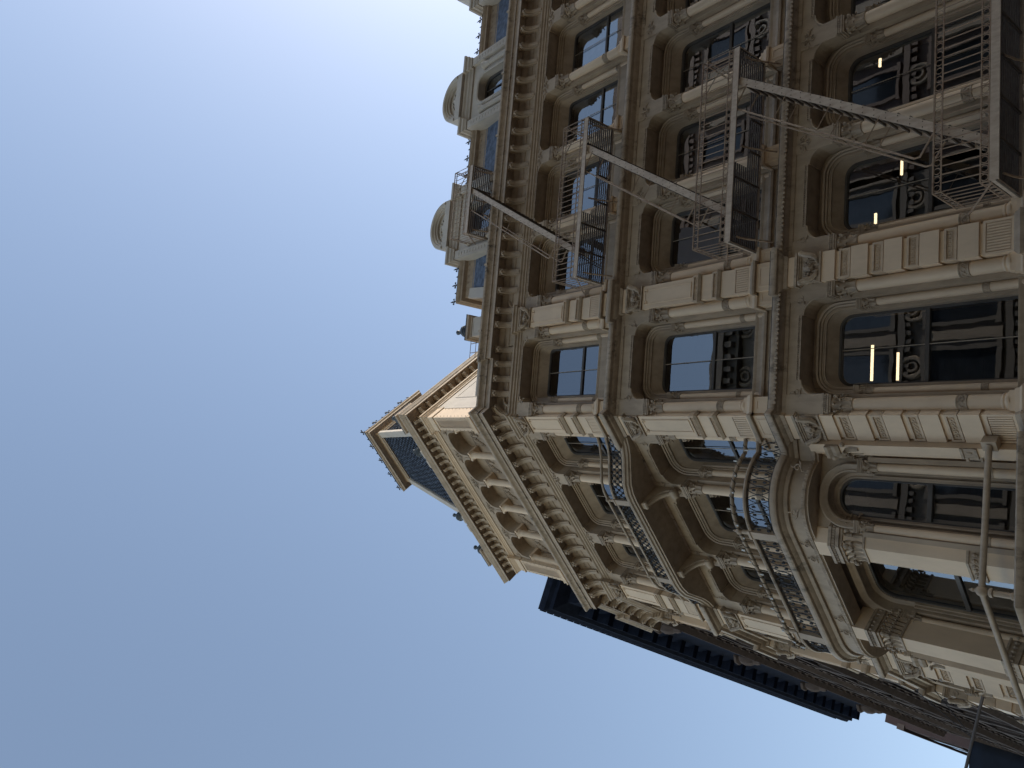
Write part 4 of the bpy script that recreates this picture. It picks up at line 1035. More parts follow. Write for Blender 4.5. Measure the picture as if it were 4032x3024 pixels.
def fleur_mesh(big):
    m = MB(); h = .62 if big else .40
    m.tube([(0, 0, 0), (0, 0, h * .62)], .014, 5)
    m.rings([[(dx_ * w_, 0 + dy_ * w_ * .5, z) for dx_, dy_ in ((1, 0), (0, 1), (-1, 0), (0, -1))] for w_, z in ((.012, h * .6), (.035, h * .72), (.03, h * .82), (.004, h))])
    if big:
        for s_ in (-1, 1):
            m.tube([(0, 0, h * .55), (s_ * .05, 0, h * .62), (s_ * .09, 0, h * .70), (s_ * .10, 0, h * .62), (s_ * .075, 0, h * .58)], [.014, .02, .02, .018, .012], 5)
            m.tube([(0, 0, h * .28), (s_ * .06, 0, h * .33), (s_ * .08, 0, h * .25)], [.012, .016, .008], 5)
        m.blob((0, 0, h * .52), .03, .03, .02, 6, 4)
    return m.mesh('crest_finial', M_BLACK, ang=60)
FB, FS = fleur_mesh(True), fleur_mesh(False)
# tower cresting
yb = ct[0][1] - .34; x0, x1 = ct[0][0] - .34, ct[1][0] + .34
m = MB(); m.bar((x0, yb, 33.46), (x1, yb, 33.46), .035)
CR = OBJ('roof_cresting', m.mesh('crest_bar', M_BLACK), BLD, MD)
for k in range(9): OBJ('crest_finial', FB if k % 2 == 0 else FS, CR, T((x0 + (x1 - x0) * k / 8, yb, 33.17)) @ Matrix.Scale(1.25, 4))
m = MB(); m.bar((x1, yb, 33.50), (x1, yb + 2.9, 33.50), .03); CR2 = OBJ('roof_cresting', m.mesh('crest_bar', M_BLACK), BLD, MD)
for k in range(1, 8): OBJ('crest_finial', FB if k % 2 == 0 else FS, CR2, T((x1, yb + 2.9 * k / 7, 33.24)) @ Matrix.Scale(1.35, 4) @ Matrix.Rotation(rad(90), 4, 'Z'))

# ------------------------------------------------------------------ street-side roof: mansard, curb, cresting, dormers
RR = OBJ('mansard_roof', None, BLD)
X0, X1 = 3.95, 19
m = MB(); m.hull([(X0, .0, 20.3), (X1, .0, 20.3), (X1, 3, 20.3), (X0, 3, 20.3)], [(X0 + .25, .27, 22.2), (X1, .27, 22.2), (X1, 3, 22.2), (X0 + .25, 3, 22.2)]); OBJ('roof_core', m.mesh('roof_core', M_ROOF), RR)
m = MB(); m.box(.2, 19, .4, 8, 20.20, 20.28); OBJ('roof_deck', m.mesh('roof_deck', M_ROOF), RR)
m = MB(); m.bar((X0 + .02, -.03, 20.3), (X0 + .27, .24, 22.2), .34, .16, upv=(0, -1, 0)); OBJ('hip_board', m.mesh('hip_board', M_PALE), RR)
# pointed slates
def hexslate():
    m = MB(); w_, h = .098, .24; ol = [(-w_, h), (-w_, h * .30), (0, 0), (w_, h * .30), (w_, h)]
    m.hull([(x, -.016, z) for x, z in ol], [(x, 0, z) for x, z in ol]); return m.mesh('slate', M_SLATE, smooth=False)
HS = hexslate(); hrest = MB(); cnt = 0
tilt = math.atan2(.27, 1.9)
for r_ in range(11):
    for k in range(75):
        x = X0 + .38 + (k + .5 * (r_ % 2)) * .205 + .0
        s_ = .1 + r_ * .17; 
        if x > X1 - .2 or any(abs(x - c) < 1.1 for c in (6.7, 11.35, 16.0)): continue
        M_ = T((x, -.012 + s_ * math.sin(tilt), 20.3 + s_ * math.cos(tilt))) @ Matrix.Rotation(-tilt - .03, 4, 'X')
        if cnt < 300 and r_ > 4 and x < 15: OBJ('slate', HS, RR, M_); cnt += 1
        else:
            w_, h = .098, .24; ol = [(-w_, h), (-w_, h * .30), (0, 0), (w_, h * .30), (w_, h)]; q = MB(); q.hull([(a_, -.016, b_) for a_, b_ in ol], [(a_, 0, b_) for a_, b_ in ol]); hrest.merge(q, M_)
OBJ('slate_field', hrest.mesh('slate_field', M_SLATE, smooth=False), RR, kind='stuff')
m = MB(); m.sweep([(X0 + .25, 2.5), (X0 + .25, .27), (X1, .27)], [(-.2, 22.05), (.03, 22.05), (.05, 22.12), (.02, 22.16), (.06, 22.3), (.10, 22.44), (.22, 22.48), (.24, 22.54), (.29, 22.58), (.32, 22.66), (-.2, 22.70)]); CU = OBJ('curb_cornice', m.mesh('curb_cornice', M_IRON), RR)
m = MB()
for k in range(70):
    x = X0 + .45 + k * .21
    if x > X1: break
    for a_ in range(4):
        t = a_ * math.pi / 2 + math.pi / 4; m.tube([(x, .19, 22.37), (x + .08 * math.cos(t), .185 - .03 * math.sin(t), 22.37 + .07 * math.sin(t))], [.018, .008], 4)
OBJ('curb_flowers', m.mesh('curb_flowers', M_CARVE), RR, kind='stuff')
for xs, xe in ((X0 + .05, 5.5), (7.95, 10.15), (12.6, 14.75)):
    m = MB(); m.bar((xs, .12, 22.93), (xe, .12, 22.93), .026); m.bar((xs, .12, 22.74), (xe, .12, 22.74), .018); o = OBJ('roof_cresting', m.mesh('crest_bar', M_BLACK), BLD)
    n_ = round((xe - xs) / .31)
    for k in range(n_ + 1): OBJ('crest_finial', FB if k % 2 == 0 else FS, o, T((xs + .02 + (xe - xs - .04) * k / n_, .12, 22.66)))
def dormer(xc):
    def mk():
        d = {}
        hw = .50; ol = round_outline(hw, 20.3, 22.28, .32, .34, 7)
        m = MB(); m.plate(ol, -.10, .25, 22.75)
        for s_ in (-1, 1): m.box(s_ * 1.22 if s_ < 0 else hw + .004, -hw - .004 if s_ < 0 else 1.22, -.10, .25, 20.3, 22.75)
        for s_ in (-1, 1): x0, x1 = sorted((s_ * 1.22, s_ * 1.17)); m.box(x0, x1, .2, 1.9, 20.3, 22.75)
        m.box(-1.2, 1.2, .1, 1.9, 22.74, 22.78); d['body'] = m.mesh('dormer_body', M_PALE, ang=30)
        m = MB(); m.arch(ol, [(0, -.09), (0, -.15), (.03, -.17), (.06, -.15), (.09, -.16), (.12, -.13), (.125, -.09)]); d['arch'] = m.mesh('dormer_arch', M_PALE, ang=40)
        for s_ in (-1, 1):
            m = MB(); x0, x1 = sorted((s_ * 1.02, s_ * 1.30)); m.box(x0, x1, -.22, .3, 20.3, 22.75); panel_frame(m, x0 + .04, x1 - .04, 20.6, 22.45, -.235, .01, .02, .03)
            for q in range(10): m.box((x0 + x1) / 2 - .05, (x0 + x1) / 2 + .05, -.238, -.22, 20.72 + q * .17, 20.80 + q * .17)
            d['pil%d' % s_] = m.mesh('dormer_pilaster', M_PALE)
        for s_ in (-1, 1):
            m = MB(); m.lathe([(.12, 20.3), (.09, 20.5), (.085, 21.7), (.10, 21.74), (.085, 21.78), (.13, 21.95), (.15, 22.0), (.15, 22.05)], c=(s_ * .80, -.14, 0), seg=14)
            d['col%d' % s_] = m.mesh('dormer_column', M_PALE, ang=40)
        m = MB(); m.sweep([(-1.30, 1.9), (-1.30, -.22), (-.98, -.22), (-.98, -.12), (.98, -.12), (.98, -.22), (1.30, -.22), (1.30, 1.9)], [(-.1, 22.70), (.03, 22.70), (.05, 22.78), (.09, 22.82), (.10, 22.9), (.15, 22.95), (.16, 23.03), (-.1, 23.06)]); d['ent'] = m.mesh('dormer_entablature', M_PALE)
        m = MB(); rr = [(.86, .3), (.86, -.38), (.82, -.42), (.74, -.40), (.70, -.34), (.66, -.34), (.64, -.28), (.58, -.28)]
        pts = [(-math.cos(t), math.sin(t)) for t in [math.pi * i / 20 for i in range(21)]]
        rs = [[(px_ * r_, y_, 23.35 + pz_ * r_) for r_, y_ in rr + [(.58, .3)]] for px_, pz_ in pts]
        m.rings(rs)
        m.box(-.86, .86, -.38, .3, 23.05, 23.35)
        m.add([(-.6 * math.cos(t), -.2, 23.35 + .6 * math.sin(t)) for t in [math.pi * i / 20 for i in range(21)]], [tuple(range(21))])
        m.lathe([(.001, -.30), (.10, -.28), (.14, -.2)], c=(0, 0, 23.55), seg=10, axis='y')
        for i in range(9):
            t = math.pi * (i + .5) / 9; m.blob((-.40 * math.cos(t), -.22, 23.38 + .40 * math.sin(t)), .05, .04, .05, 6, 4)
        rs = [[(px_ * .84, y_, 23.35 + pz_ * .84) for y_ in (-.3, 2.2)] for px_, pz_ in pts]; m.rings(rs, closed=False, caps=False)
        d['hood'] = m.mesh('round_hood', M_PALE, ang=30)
        ol3 = round_outline(hw - .06, 20.3, 22.18, .28, .30, 7)
        m = MB(); m.arch(ol3, [(.08, .13), (0, .13), (0, .2), (.08, .2)]); m.bar((0, .15, 20.3), (0, .15, 22.15), .03); d['win'] = m.mesh('dormer_sash', M_SASH)
        m = MB(); m.add([(x, .18, z) for x, z in ol3], [tuple(range(len(ol3) - 1, -1, -1))]); d['pane'] = m.mesh('pane', M_GLASS, smooth=False)
        return d
    d = cached('dormer', mk); Mx = T((xc, -.03, 0))
    o = OBJ('dormer', d['body'], BLD, Mx)
    for nm, k in (('archivolt', 'arch'), ('side_pilaster', 'pil1'), ('side_pilaster', 'pil-1'), ('column', 'col1'), ('column', 'col-1'), ('entablature', 'ent'), ('round_hood', 'hood'), ('window_frame', 'win'), ('pane', 'pane')): OBJ(nm, d[k], o)
for xc in (6.68, 11.35, 16.0): dormer(xc)
urn_pedestal(BLD, T((2.91, .16, 0)), .62, 20.25, 21.55, sc=.92, capz=.22)
m = MB(); m.box(.75, 2.02, -.12, .5, 20.28, 20.72); m.box(.65, 2.10, -.2, .6, 20.68, 20.76); OBJ('parapet_block', m.mesh('parapet_block', M_PALE), BLD)
m = MB()
for x in (2.1, 2.4): m.tube([(x, -.1, 20.3), (x, .0, 21.55)], .012, 5)
for z in (20.9, 21.2, 21.5): m.tube([(1.9, -.05, z), (2.5, -.05, z)], .01, 5)
m.tube([(2.2, -.4, 20.3), (2.2, .3, 21.4)], .018, 5)
OBJ('roof_guard_rail', m.mesh('roof_guard_rail', M_ESC), BLD)

# ------------------------------------------------------------------ floors and dim rooms behind the windows
IN = OBJ('interior', None, BLD)
pl = [wR(19, -1.06), wR(19, -9), wR(-3.2, -9), wL(-3.0, -1.15), wL(-.2, -1.1), wD(-6.3, -1.2), wD(-.8, -1.2), wR(.7, -1.06)]
for z0, z1 in ((4.9, 5.4), (9.84, 10.25), (14.45, 14.9), (18.85, 19.9)):
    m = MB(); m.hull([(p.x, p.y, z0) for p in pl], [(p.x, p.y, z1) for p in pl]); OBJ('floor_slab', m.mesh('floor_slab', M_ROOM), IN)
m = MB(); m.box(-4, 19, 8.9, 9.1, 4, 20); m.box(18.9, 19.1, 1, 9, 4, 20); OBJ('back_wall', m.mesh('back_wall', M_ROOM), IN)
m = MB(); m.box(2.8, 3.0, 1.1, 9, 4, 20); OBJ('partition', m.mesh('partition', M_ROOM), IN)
# end wall towards the neighbour, and the shop floor below the picture
m = MB(); m.hull([(*wL(-3.05, -.05), 0), (*wL(-3.05, -9), 0), (*wL(-3.0, -9), 0), (*wL(-3.0, -.05), 0)], [(*wL(-3.05, -.05), 20), (*wL(-3.05, -9), 20), (*wL(-3.0, -9), 20), (*wL(-3.0, -.05), 20)]); OBJ('party_wall', m.mesh('party_wall', M_IRON), BLD)
m = MB(); gp = [wL(-3.0, -.3), wD(-DW + .1, -.4), wD(-.1, -.4), wR(19, -.5), wR(19, -9), wR(-3, -9)]
m.hull([(p.x, p.y, 0) for p in gp], [(p.x, p.y, 5.3) for p in gp]); OBJ('shop_floor', m.mesh('shop_floor', M_IRON), BLD)
m = MB(); bp_ = [wD(-6.3, -.3), wD(-4.9, 1.35), wD(-2.2, 1.35), wD(-.8, -.3)]; m.hull([(p.x, p.y, 3.9) for p in bp_], [(p.x, p.y, 5.8) for p in bp_]); OBJ('bay_soffit', m.mesh('bay_soffit', M_IRON), BLD)

# lit tubes hanging in the rooms
for (xa_, xb_, y, lab) in ((7.90, 7.70, 1.66, 'short glowing tube lamp, topmost in the picture, behind a lower row window'),
                           (5.98, 5.62, 2.74, 'glowing tube lamp behind the fire escape platform in the lower row'),
                           (4.44, 4.17, 1.67, 'glowing tube lamp at the edge of the window beside the panelled pilaster'),
                           (1.64, .90, 1.70, 'long glowing tube lamp in the window next to the building corner'),
                           (1.66, 1.06, 2.79, 'shorter of two glowing tube lamps in the window next to the corner')):
    t_ = thing('tube_lamp', lab, 'lamp', ((xa_ + xb_) / 2, y, 9.2), 'tube lamps in the rooms')
    m = MB(); m.tube([((xa_ - xb_) / 2, 0, 0), (-(xa_ - xb_) / 2, 0, 0)], .028, 8); OBJ('tube', m.mesh('lamp_tube', M_TUBE), t_)
    m = MB(); m.tube([(.1, 0, .02), (.1, 0, .64)], .004, 4); OBJ('cord', m.mesh('lamp_cord', M_BLACK), t_)

# ------------------------------------------------------------------ fire escape
FE = thing('fire_escape', 'brown iron fire escape with railed platforms and steep stairs on the street front', 'fire escape', (0, 0, 0))
NF = .95
def ring_me():
    m = MB(); m.torus((0, 0, 0), .052, .007, 'y', 12, 4); return m.mesh('rail_ring', M_ESC)
RING = ring_me()
BAL = MB().box(-.007, .007, -.007, .007, 0, 1).mesh('baluster', M_ESC)
def platform(x0, x1, zd, hole, side_open=None, h=.90):
    m = MB()
    m.box(x0, x1, -NF - .012, -NF + .012, zd - .06, zd + .07)                       # front fascia
    for x in (x0, x1): m.box(x - .012, x + .012, -NF, .02, zd - .05, zd + .05)
    m.box(x0, x1, -.03, -.005, zd - .05, zd + .03)
    o = OBJ('platform', m.mesh('platform_frame', M_STR), FE)
    # deck slats run along the wall
    n = 13
    for k in range(n):
        y = -NF + .05 + (NF - .1) * k / (n - 1)
        spans = [(x0, x1)]
        if hole and -y > .42: spans = [(x0, hole[0]), (hole[1], x1)]
        for a_, b_ in spans:
            mm = cached(('slat', round(b_ - a_, 2)), lambda: MB().box(0, b_ - a_, -.011, .011, -.014, .014).mesh('deck_slat', M_ESCD)); OBJ('deck_slat', mm, o, T((a_, y, zd)))
    nb = max(3, round((x1 - x0) / .75))
    for k in range(nb + 1):
        x = x0 + (x1 - x0) * k / nb
        if hole and hole[0] + .05 < x < hole[1] - .05: OBJ('cross_bar', MB().box(-.02, .02, -.42, -.01, -.045, -.012).mesh('cross_bar', M_ESCD), o, T((x, 0, zd)))
        else: OBJ('cross_bar', cached('cbar', lambda: MB().box(-.02, .02, -NF, -.01, -.045, -.012).mesh('cross_bar', M_ESCD)), o, T((x, 0, zd)))
    # rails: outer rail pair with rings, balusters
    zt = zd + h
    def rail(a_, b_, nm):
        L_ = (Vector(b_) - Vector(a_)).length; mm = MB()
        for z, t in ((zt, .022), (zt - .125, .018), (zd + .20, .018), (zd + .085, .014)):
            mm = MB(); mm.bar((*a_, z), (*b_, z), t, t * 1.1); OBJ(nm, mm.mesh('rail_bar', M_ESC), o)
        nn = max(3, round(L_ / .145)); d = Vector(b_) - Vector(a_); ang = math.atan2(d.y, d.x)
        for k in range(nn + 1):
            p = Vector(a_) + d * (k / nn)
            OBJ('baluster', BAL, o, T((p.x, p.y, zd + .09)) @ Matrix.Diagonal((1, 1, h - .21 if k % 6 else h - .09, 1)))
            if k < nn:
                p = Vector(a_) + d * ((k + .5) / nn)
                for z in (zt - .063, zd + .143): OBJ('ring', RING, o, T((p.x, p.y, z)) @ Matrix.Rotation(ang, 4, 'Z'))
    rail((x0, -NF), (x1, -NF), 'front_rail'); rail((x0, -NF), (x0, -.05), 'end_rail'); rail((x1, -NF), (x1, -.05), 'end_rail')
    # brackets below and a stay rod
    m = MB(); m.tube([(x0 + .02, -NF, zd), (x0 - .12, .05, zd + .75)], .016, 6); OBJ('stay_rod', m.mesh('stay_rod', M_ESC), o)
    m = MB(); m.tube([(x1 - .3, -NF, zd + .1), (x1 - .33, -NF + .05, zd + .5), (x1 - .9, -NF, zd + .88)], .013, 6); OBJ('loose_rod', m.mesh('loose_rod', M_WIRE), o)
    for x in (x0 + .15, (x0 + x1) / 2, x1 - .15):
        m = MB(); m.tube([(0, -.75, -.05), (0, -.5, -.12), (0, -.2, -.3), (0, .0, -.42)], .02, 6); OBJ('wall_bracket', m.mesh('wall_bracket', M_ESC), o, T((x, 0, zd)))
    return o
def stair(xt, zt, xb, zb):
    """steep stair between platforms: two flat strings, treads, one bent hand rail each side"""
    ya, yb_ = -NF + .06, -.46
    d = Vector((xb - xt, 0, zb - zt)); L_ = d.length; u = d / L_; nrm = Vector((u.z, 0, -u.x)); nrm = nrm if nrm.z > 0 else -nrm
    m = MB(); m.hull([(xt, ya - .007, zt), (xt, ya + .007, zt), tuple(Vector((xt, ya + .007, zt)) + nrm * .15), tuple(Vector((xt, ya - .007, zt)) + nrm * .15)],
                     [(xb, ya - .007, zb), (xb, ya + .007, zb), tuple(Vector((xb, ya + .007, zb)) + nrm * .15), tuple(Vector((xb, ya - .007, zb)) + nrm * .15)])
    o = OBJ('stair', m.mesh('stair_string', M_STR), FE)
    OBJ('string', m.mesh('stair_string', M_STR), o, T((0, yb_ - ya, 0)))
    n = int(abs(zt - zb) / .215)
    tr = MB()
    for k in range(3): tr.box(-.11 + .08 * k, -.06 + .08 * k, ya, yb_, -.012, .012)
    tr.blob((-.05, ya - .01, 0), .012, .008, .012, 5, 4); tr.blob((.05, ya - .01, 0), .012, .008, .012, 5, 4)
    trm = tr.mesh('tread', M_ESCD)
    for k in range(1, n + 1):
        p = Vector((xt, 0, zt)) + d * (k / (n + 1)) + nrm * .07; OBJ('tread', trm, o, T((p.x, 0, p.z)))
    for y in (ya, yb_):
        a_ = Vector((xt, y, zt)) + u * .25 ; b_ = Vector((xt, y, zt)) + u * (L_ - .95); off = nrm * .62
        m = MB(); m.tube([tuple(a_ + nrm * .1), tuple(a_ + off * .92), tuple(a_ + off + u * .08), tuple(b_ + off - u * .08), tuple(b_ + off * .92), tuple(b_ + nrm * .1)], .017, 6); OBJ('hand_rail', m.mesh('hand_rail', M_ESC), o)
        for t in (.25, .5, .75):
            p = a_.lerp(b_, t); m = MB(); m.tube([tuple(p + nrm * .1), tuple(p + off)], .011, 5); OBJ('rail_strut', m.mesh('rail_strut', M_ESC), o)
platform(3.50, 7.78, 15.58, (5.25, 7.1)); platform(3.50, 7.75, 10.92, (5.25, 7.1)); platform(3.52, 7.7, 6.03, None)
platform(5.78, 8.02, 20.98, None, h=1.0)
stair(7.02, 15.50, 4.22, 10.95); stair(7.08, 10.85, 4.24, 6.06); stair(7.25, 20.93, 4.25, 15.62)

# ------------------------------------------------------------------ string lights wound on the middle pipe rail
SLT = thing('string_lights', 'black cable with small white bulbs wound round the curved pipe rail', 'string lights', (0, 0, 0))
path3 = [Vector((*wD(a_, n_), 11.30)) for a_, n_ in bow(1.16)]
acc = [0]
for a_, b_ in zip(path3, path3[1:]): acc.append(acc[-1] + (b_ - a_).length)
def at3(s):
    for i in range(len(path3) - 1):
        if acc[i + 1] >= s: return path3[i].lerp(path3[i + 1], (s - acc[i]) / max(1e-9, acc[i + 1] - acc[i])), (path3[i + 1] - path3[i]).normalized()
    return path3[-1], (path3[-1] - path3[-2]).normalized()
pts = []; Ltot = acc[-1]; turns = int(Ltot / .17)
for i in range(turns * 8):
    s_ = Ltot * i / (turns * 8); p, d = at3(s_); a_ = 2 * math.pi * i / 8; sd = d.cross(Vector((0, 0, 1))).normalized()
    pts.append(p + (sd * math.cos(a_) + Vector((0, 0, 1)) * math.sin(a_)) * .05)
m = MB(); m.tube(pts, .008, 4); OBJ('cable', m.mesh('cable', M_BLACK), SLT)
bulb = MB(); bulb.lathe([(.012, .03), (.014, 0), (.02, -.02), (.022, -.04), (.012, -.06), (.001, -.065)], seg=8); BM = bulb.mesh('bulb', M_BULB, ang=60)
for i in range(turns):
    if i % 2: continue
    p, d = at3(Ltot * (i + .5) / turns); sd = d.cross(Vector((0, 0, 1))).normalized()
    OBJ('bulb', BM, SLT, T(p + sd * random.uniform(.03, .06) + Vector((0, 0, random.choice((-.06, -.05, .09))))) @ Matrix.Rotation(random.uniform(-.7, .7), 4, 'X'))

# ------------------------------------------------------------------ neighbour along Broadway and the far block
M_BROWN = painted('brownstone', (0.10, 0.078, 0.068), (0.045, 0.036, 0.034), streak=0.6, spec=0.1, rough=0.9)
M_BROWN2 = painted('brownstone_trim', (0.13, 0.10, 0.088), (0.055, 0.045, 0.04), streak=0.6, spec=0.1, rough=0.9)
M_DARKC = plain('black_metal_cornice', (0.016, 0.021, 0.036), rough=0.95, spec=0.05)  # bluish cast of lens flare is put into this base colour
M_BRICK = painted('red_brick_far', (0.085, 0.06, 0.058), (0.05, 0.04, 0.042), streak=0.4, spec=0.1, rough=0.9)
NB = thing('neighbour_building', 'dark brownstone block with a deep black overhanging cornice behind the tan corner', 'building')
def lbox(mb, a0, a1, n0, n1, z0, z1):
    P_ = [wL(-a0, n0), wL(-a1, n0), wL(-a1, n1), wL(-a0, n1)]; mb.hull([(p.x, p.y, z0) for p in P_], [(p.x, p.y, z1) for p in P_]); return mb
WN = -.22
m = MB(); lbox(m, 3.2, 30.4, -9, WN - .3, 0, 24.3); OBJ('wall', m.mesh('neighbour_wall', M_BROWN), NB)
for k in range(10):     # piers of stacked blocks
    a0 = 3.25 + 2.95 * k; m = MB()
    for i in range(40):
        z = .3 + .6 * i; g = .0 if i % 2 else .012; lbox(m, a0 - g, a0 + .62 + g, WN - .3, WN + .02 + g, z, z + .585)
    OBJ('pier', m.mesh('block_pier', M_BROWN), NB)
for zc, kz in ((5.6, .35), (9.7, .22), (13.4, .3), (17.2, .22), (20.6, .34)):
    m = MB(); m.sweep([wL(-30.4, WN), wL(-3.2, WN)], [(-.3, zc), (.03, zc), (.05, zc + .15), (kz * .6, zc + .2), (kz, zc + .26), (kz, zc + .36), (-.3, zc + .42)]); OBJ('belt_course', m.mesh('belt_course', M_BROWN2), NB)
    m = MB()
    for k in range(46):
        a0 = 3.35 + .59 * k; lbox(m, a0, a0 + .3, WN - .1, WN + kz * .35, zc + .06, zc + .19)
    OBJ('dentil_row', m.mesh('dentil_row', M_BROWN2), NB, kind='stuff')
for fz0, fz1 in ((6.3, 9.2), (10.4, 13.0), (14.1, 16.8), (17.9, 20.2)):
    for k in range(9):
        a0 = 3.25 + 2.95 * k + .8; m = MB(); lbox(m, a0, a0 + .16, WN - .3, WN - .05, fz0, fz1); lbox(m, a0 + 1.85, a0 + 2.0, WN - .3, WN - .05, fz0, fz1); lbox(m, a0, a0 + 2.0, WN - .3, WN - .0, fz1, fz1 + .2); lbox(m, a0 - .05, a0 + 2.05, WN - .3, WN + .06, fz0 - .15, fz0)
        o = OBJ('window', m.mesh('neighbour_window', M_BROWN2), NB)
        m = MB(); lbox(m, a0 + .16, a0 + 1.85, WN - .32, WN - .26, fz0, fz1); OBJ('pane', m.mesh('neighbour_pane', M_GLASS, smooth=False), o)
for a0 in (8.2, 14.3, 20.4, 26.5):     # carved heads on the frieze
    m = MB(); p = wL(-a0, WN + .15); m.blob((p.x, p.y, 23.3), .35, .35, .5, 9, 6); m.blob((p.x, p.y, 22.85), .2, .2, .35, 8, 5); m.blob((p.x, p.y, 23.75), .45, .4, .2, 8, 5); OBJ('carved_head', m.mesh('carved_head', M_BROWN2), NB)
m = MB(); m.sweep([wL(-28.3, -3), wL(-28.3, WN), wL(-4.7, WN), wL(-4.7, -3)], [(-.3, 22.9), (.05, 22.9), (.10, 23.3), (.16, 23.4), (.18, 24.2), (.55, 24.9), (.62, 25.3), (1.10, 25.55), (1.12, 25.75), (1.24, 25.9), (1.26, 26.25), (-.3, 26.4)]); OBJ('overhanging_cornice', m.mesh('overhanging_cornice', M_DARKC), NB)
for k in range(24):
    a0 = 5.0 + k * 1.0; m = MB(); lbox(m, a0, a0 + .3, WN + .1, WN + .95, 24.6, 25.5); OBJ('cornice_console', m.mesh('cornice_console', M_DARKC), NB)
m = MB()
for k in range(60):
    a0 = 3.6 + k * .42; lbox(m, a0, a0 + .2, WN + 1.2, WN + 1.3, 26.1, 26.3)
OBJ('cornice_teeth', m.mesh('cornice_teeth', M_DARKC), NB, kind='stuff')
FB_ = thing('distant_building', 'far red brick and stone block past the black cornice, at the lower right', 'building')
m = MB(); lbox(m, 40.9, 46.5, -9, .0, 0, 29.0); lbox(m, 46.5, 75, -9, -.05, 0, 28.3); OBJ('wall', m.mesh('far_wall', M_BRICK), FB_)
for zc in (27.6, 22.4, 18.3, 14.0, 10):
    m = MB(); lbox(m, 40.8, 75, -.2, .2, zc, zc + .5); OBJ('stone_band', m.mesh('stone_band', M_BROWN2), FB_)
for r_, z in enumerate((24.2, 20.2, 16.0, 12)):
    for k in range(7):
        a0 = 42 + 3.2 * k; m = MB(); lbox(m, a0, a0 + 1.5, -.1, .12, z, z + 2.2); o = OBJ('window', m.mesh('far_window', M_BROWN2), FB_)
        m = MB(); lbox(m, a0 + .2, a0 + 1.3, -.1, .13, z + .2, z + 2.0); OBJ('pane', m.mesh('far_pane', M_GLASS, smooth=False), o)

# flag on a pole from the Broadway front
FP = thing('flagpole', 'thin grey flagpole jutting out with wire stays at the lower right', 'flagpole', (*wL(-1.0, 0), 8.56))
m = MB(); a_, b_ = wL(-1.0, .0), wL(-1.0, 2.6); o0 = Vector((*wL(-1.0, 0), 8.56))
m.tube([Vector((a_.x, a_.y, 8.55)) - o0, Vector((b_.x, b_.y, 8.78)) - o0], .035, 8); OBJ('pole', m.mesh('pole', plain('grey_pole_paint', (.18, .165, .16), rough=.5)), FP)
for k, (n0, z0) in enumerate(((.25, 10.05), (.12, 9.6))):
    p, q = wL(-1.35 + .2 * k, n0), wL(-1.0, .92); m = MB(); m.tube([Vector((p.x, p.y, z0)) - o0, Vector((q.x, q.y, 8.62)) - o0], .008, 4); OBJ('stay_wire', m.mesh('stay_wire', M_BLACK), FP)
rows = []
for i in range(9):
    n0 = .95 + 1.5 * i / 8; row = []
    for j in range(9):
        z = 8.62 - 2.2 * j / 8; p = wL(-1.0 + .07 * math.sin(i * 1.1 + j * .35) * (j / 8 + .15), n0); row.append((p.x, p.y, z + .03 * math.sin(i * .9)))
    rows.append(row)
m = MB(); m.rings(rows, closed=False, caps=False)
FG = tag(OBJ('flag', m.mesh('flag', plain('navy_cloth', (.02, .028, .045), rough=.85), ang=60)), 'dark navy flag hanging from the pole at the lower right corner', 'flag')
md = FG.modifiers.new('thickness', 'SOLIDIFY'); md.thickness = .006

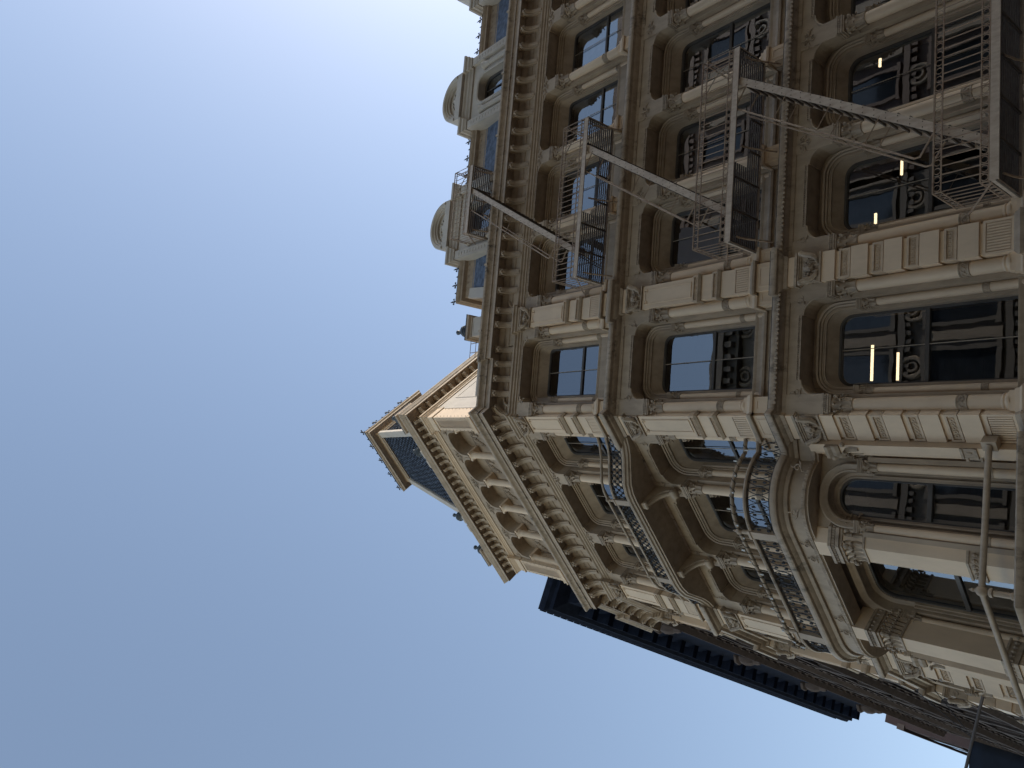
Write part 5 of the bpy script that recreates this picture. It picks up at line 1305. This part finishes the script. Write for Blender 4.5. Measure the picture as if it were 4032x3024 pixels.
# ------------------------------------------------------------------ houses across the street (seen only as reflections) 
M_OPP = [painted('facing_limestone', (0.12, 0.10, 0.08), (0.12, 0.1, 0.08), streak=.4), painted('facing_brick', (0.12, 0.08, 0.06), (0.11, 0.07, 0.055), streak=.4)]
M_OPP2 = painted('facing_trim_stone', (0.24, 0.19, 0.14), (0.13, 0.10, 0.075), streak=.5)
def facing(x0, x1, y, z1, mat, bay, label, deep=10):
    t_ = thing('facing_house', label, 'building', ((x0 + x1) / 2, y, 0), 'houses across the street'); L0 = Vector(((x0 + x1) / 2, y, 0))
    hw = (x1 - x0) / 2; m = MB(); m.box(-hw, hw, -deep, 0, 0, z1); OBJ('wall', m.mesh('facing_wall', mat), t_)
    m = MB(); m.box(-hw, hw, -.2, .7, z1 - .5, z1 + .2); m.box(-hw, hw, -.2, .35, z1 - 1.1, z1 - .5)
    for k in range(int(2 * hw / .6)): m.box(-hw + .6 * k, -hw + .6 * k + .25, 0, .6, z1 - .9, z1 - .5)
    OBJ('cornice', m.mesh('facing_cornice', mat), t_)
    nb = int(2 * hw / bay); 
    for fz in range(int((z1 - 3) / 3.9)):
        z = 4.6 + 3.9 * fz
        m = MB(); m.box(-hw, hw, 0, .18, z - .55, z - .3); OBJ('belt_course', m.mesh('belt', mat), t_)
        m = MB()
        for k in range(int(2 * hw / .34)): m.box(-hw + .34 * k, -hw + .34 * k + .17, 0, .15, z - .80, z - .56)
        OBJ('dentil_row', m.mesh('dentil_row', mat), t_, kind='stuff')
        for k in range(nb + 1):
            x_ = -hw + k * 2 * hw / nb
            OBJ('pilaster', cached(('fpil', mat.name), lambda: MB().box(-.2, .2, 0, .16, 0, 2.7).box(-.26, .26, 0, .2, 2.5, 2.7).mesh('facing_pilaster', M_OPP2)), t_, T((x_, 0, z - .2)))
            if k < nb and fz % 2 == 0:
                mm = cached(('fmed', mat.name), lambda: MB().torus((0, .08, 0), .42, .09, 'y', 18, 6).torus((0, .06, 0), .2, .07, 'y', 14, 6).mesh('medallion', M_OPP2)); OBJ('medallion', mm, t_, T((x_ + hw / nb, 0, z + 3.02)))
        for k in range(nb):
            cx = -hw + (k + .5) * 2 * hw / nb
            def mk():
                m = MB(); m.box(-.75, -.6, 0, .12, 0, 2.4); m.box(.6, .75, 0, .12, 0, 2.4); m.box(-.85, .85, 0, .18, 2.4, 2.65); m.box(-.85, .85, 0, .16, -.15, 0); return m.mesh('facing_window', mat)
            o = OBJ('window', cached(('fw', mat.name), mk), t_, T((cx, 0, z)))
            OBJ('pane', cached('fpane', lambda: MB().box(-.6, .6, .005, .03, 0, 2.4).mesh('facing_pane', plain('dark_pane', (.02, .024, .03), rough=.08, spec=.6))), o)
facing(-45, -21, -15.6, 17, M_OPP[1], 2.4, 'brick house across the street seen mirrored in the lower corner panes')
facing(-4.4, 12, -15.6, 24.6, M_OPP[0], 2.3, 'pale stone house across the street mirrored in the big lower windows')
facing(12.1, 34, -15.6, 33, M_OPP[1], 2.6, 'tall brick house across the street mirrored in the dark upper windows')
# the street row goes on past the right edge of the picture and shades the street
RN = thing('row_house', 'plain stone house continuing the tan building row beyond the picture', 'building', (50, 5, 0))
m = MB(); m.box(-30.9, 40, -4.6, 8, 0, 25); OBJ('wall', m.mesh('row_wall', M_OPP[0]), RN)
m = MB(); m.box(-30.8, 40, -5.2, -4.5, 24.4, 25.2); OBJ('cornice', m.mesh('row_cornice', M_OPP[0]), RN)
